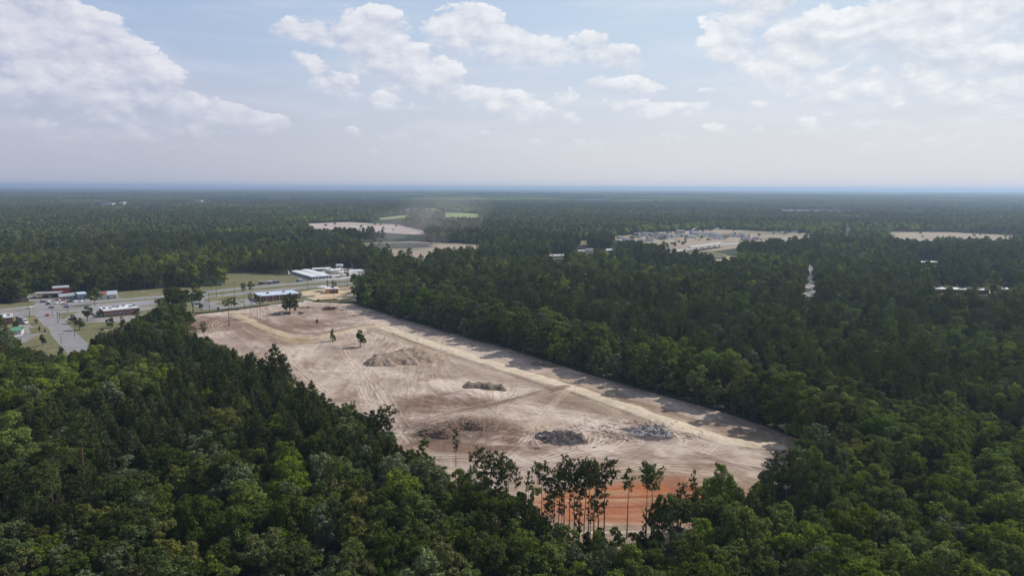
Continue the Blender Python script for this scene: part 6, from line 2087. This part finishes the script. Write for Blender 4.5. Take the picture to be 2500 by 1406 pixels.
for (px, pb, pt, lab, ar, li) in [
    (73, 775, 744, "wooden pole left of the crossing", 1, 0), (166, 762, 733, "tall wooden pole on the highway verge right of the crossing", 2, 0), (128, 770, 755, "short pole beside the crossing", 1, 0), (142, 790, 760, "pole at the corner of the side street", 1, 0),
    (146, 782, 763, "thin pole just right of the side street corner", 1, 0), (183, 822, 790, "pole on the grass right of the side street", 1, 0), (150, 838, 815, "double-headed lamp beside the side street", 0, 1), (99, 735, 717, "pole behind the forecourt", 1, 0),
    (187, 725, 702, "pole rising behind the white shop roof", 1, 0), (175, 718, 700, "pole with a pale box beside the red barn", 1, 0), (379, 743, 727, "pole on the verge left of the tall clump", 1, 0),
    (489, 748, 715, "pole beside the curved drive, left one", 1, 0), (512, 763, 712, "tall pole beside the curved drive, right one", 1, 0), (516, 707, 672, "tall pole before the dark wood beyond the highway", 2, 0), (529, 724, 706, "pole on the bank verge", 1, 0), (543, 728, 716, "short pole on the bank verge", 1, 0),
    (574, 745, 690, "tall thin pole left of the bank pines", 1, 0), (752, 708, 672, "tall pole at the near corner of the sand plot", 2, 0), (796, 655, 646, "lamp post behind the storage rows", 0, 1), (860, 658, 644, "tall lamp post behind the filling station", 0, 1), (890, 660, 642, "pole at the wood edge by the filling station", 1, 0),
    (2232, 690, 660, "pole in the right-hand wood", 1, 0)]:
    utility_pole(px, pb, pt, lab, ar, bool(li))
# road signs and yard fittings
for (px, py, w_, h_, z_, mt, lab) in [(544, 702, 1.6, 1.6, 2.2, M_ROOFW, "white sign at the corner of the meadow"), (492, 728, 1.2, 1.2, 1.2, M_ROOFW, "small white sign at the drive entrance"), (86, 799, 1.5, .9, .6, M_ROOFW, "white sign at the top of the grass island")]:
    x, y = G(px, py)
    e = empty("road_sign", (x, y, 0)); tag(e, lab, "sign", "roadside signs")
    MB().box(-w_ / 2, -.05, z_, w_ / 2, .05, z_ + h_).build("panel", mt, e)
    for s_ in (-.4, .4): MB().tube([(s_ * w_, .1, 0), (s_ * w_, .1, z_ + h_)], .05, 6).build("post", M_GALV, e)
for (px, py, lab) in [(580, 757, "dark drum by the field gate, left"), (533, 755, "dark drum at the field corner by the drive"), (777, 735, "dark skip between the two silt fences")]:
    x, y = G(px, py)
    e = empty("drum", (x, y, .05)); tag(e, lab, "drum", "dark drums along the silt fence")
    MB().tube([(0, 0, 0), (0, 0, .1), (0, 0, 1.5), (0, 0, 1.6)], [.8, .85, .85, .8], 12).build("shell", M_BLACK, e)
    MB().tube([(0, 0, 1.6), (0, 0, 1.7)], [.85, .7], 12).build("lid", M_GREYS, e)

# ------------------------------------------------------------------ dust blown over the second field
def dust():
    mt, N = mat_new("dust_air")
    v = N.n('ShaderNodeVolumePrincipled')
    v.inputs['Color'].default_value = (.95, .86, .78, 1)
    v.inputs['Density'].default_value = 0.0012
    v.inputs['Anisotropy'].default_value = 0.3
    o = N.n('ShaderNodeOutputMaterial')
    mt.node_tree.links.new(v.outputs[0], o.inputs['Volume'])
    bm = bmesh.new()
    for (px, py, z, rx, ry, rz) in [(1000, 600, 12, 70, 60, 16), (1060, 590, 22, 60, 60, 22), (1100, 580, 34, 60, 70, 26), (1120, 575, 48, 60, 70, 28), (1145, 575, 60, 50, 60, 24), (960, 600, 6, 70, 50, 10), (900, 585, 10, 90, 60, 12), (1010, 570, 30, 80, 70, 26), (1060, 560, 50, 80, 60, 30)]:
        x, y = G(px, py)
        ret = bmesh.ops.create_icosphere(bm, subdivisions=3, radius=1)
        for v_ in ret['verts']:
            k = 1 + .35 * mnoise.noise(Vector((v_.co.x * 1.6 + px, v_.co.y * 1.6, v_.co.z * 1.6)))
            v_.co = Vector((x + v_.co.x * rx * k, y + v_.co.y * ry * k, max(1.0, z + v_.co.z * rz * k)))
    me = bpy.data.meshes.new("dust_cloud"); bm.to_mesh(me); bm.free()
    tag(obj("dust_cloud", me, mt), label="pale brown dust drifting up from the far field", kind='stuff')


dust()

# ------------------------------------------------------------------ haze
def haze_box():
    mb = MB()
    zmax = 130
    mb.box(-31000, -400, -12, 31000, 33000, zmax)
    mt, N = mat_new("haze_air")
    v = N.n('ShaderNodeVolumePrincipled')
    v.inputs['Color'].default_value = (.52, .69, .92, 1)
    v.inputs['Density'].default_value = 0.000105
    v.inputs['Anisotropy'].default_value = 0.3
    o = N.n('ShaderNodeOutputMaterial')
    mt.node_tree.links.new(v.outputs[0], o.inputs['Volume'])
    h = mb.build("haze", mt)
    tag(h, label='thin blue haze over the far woods', kind='stuff')


haze_box()
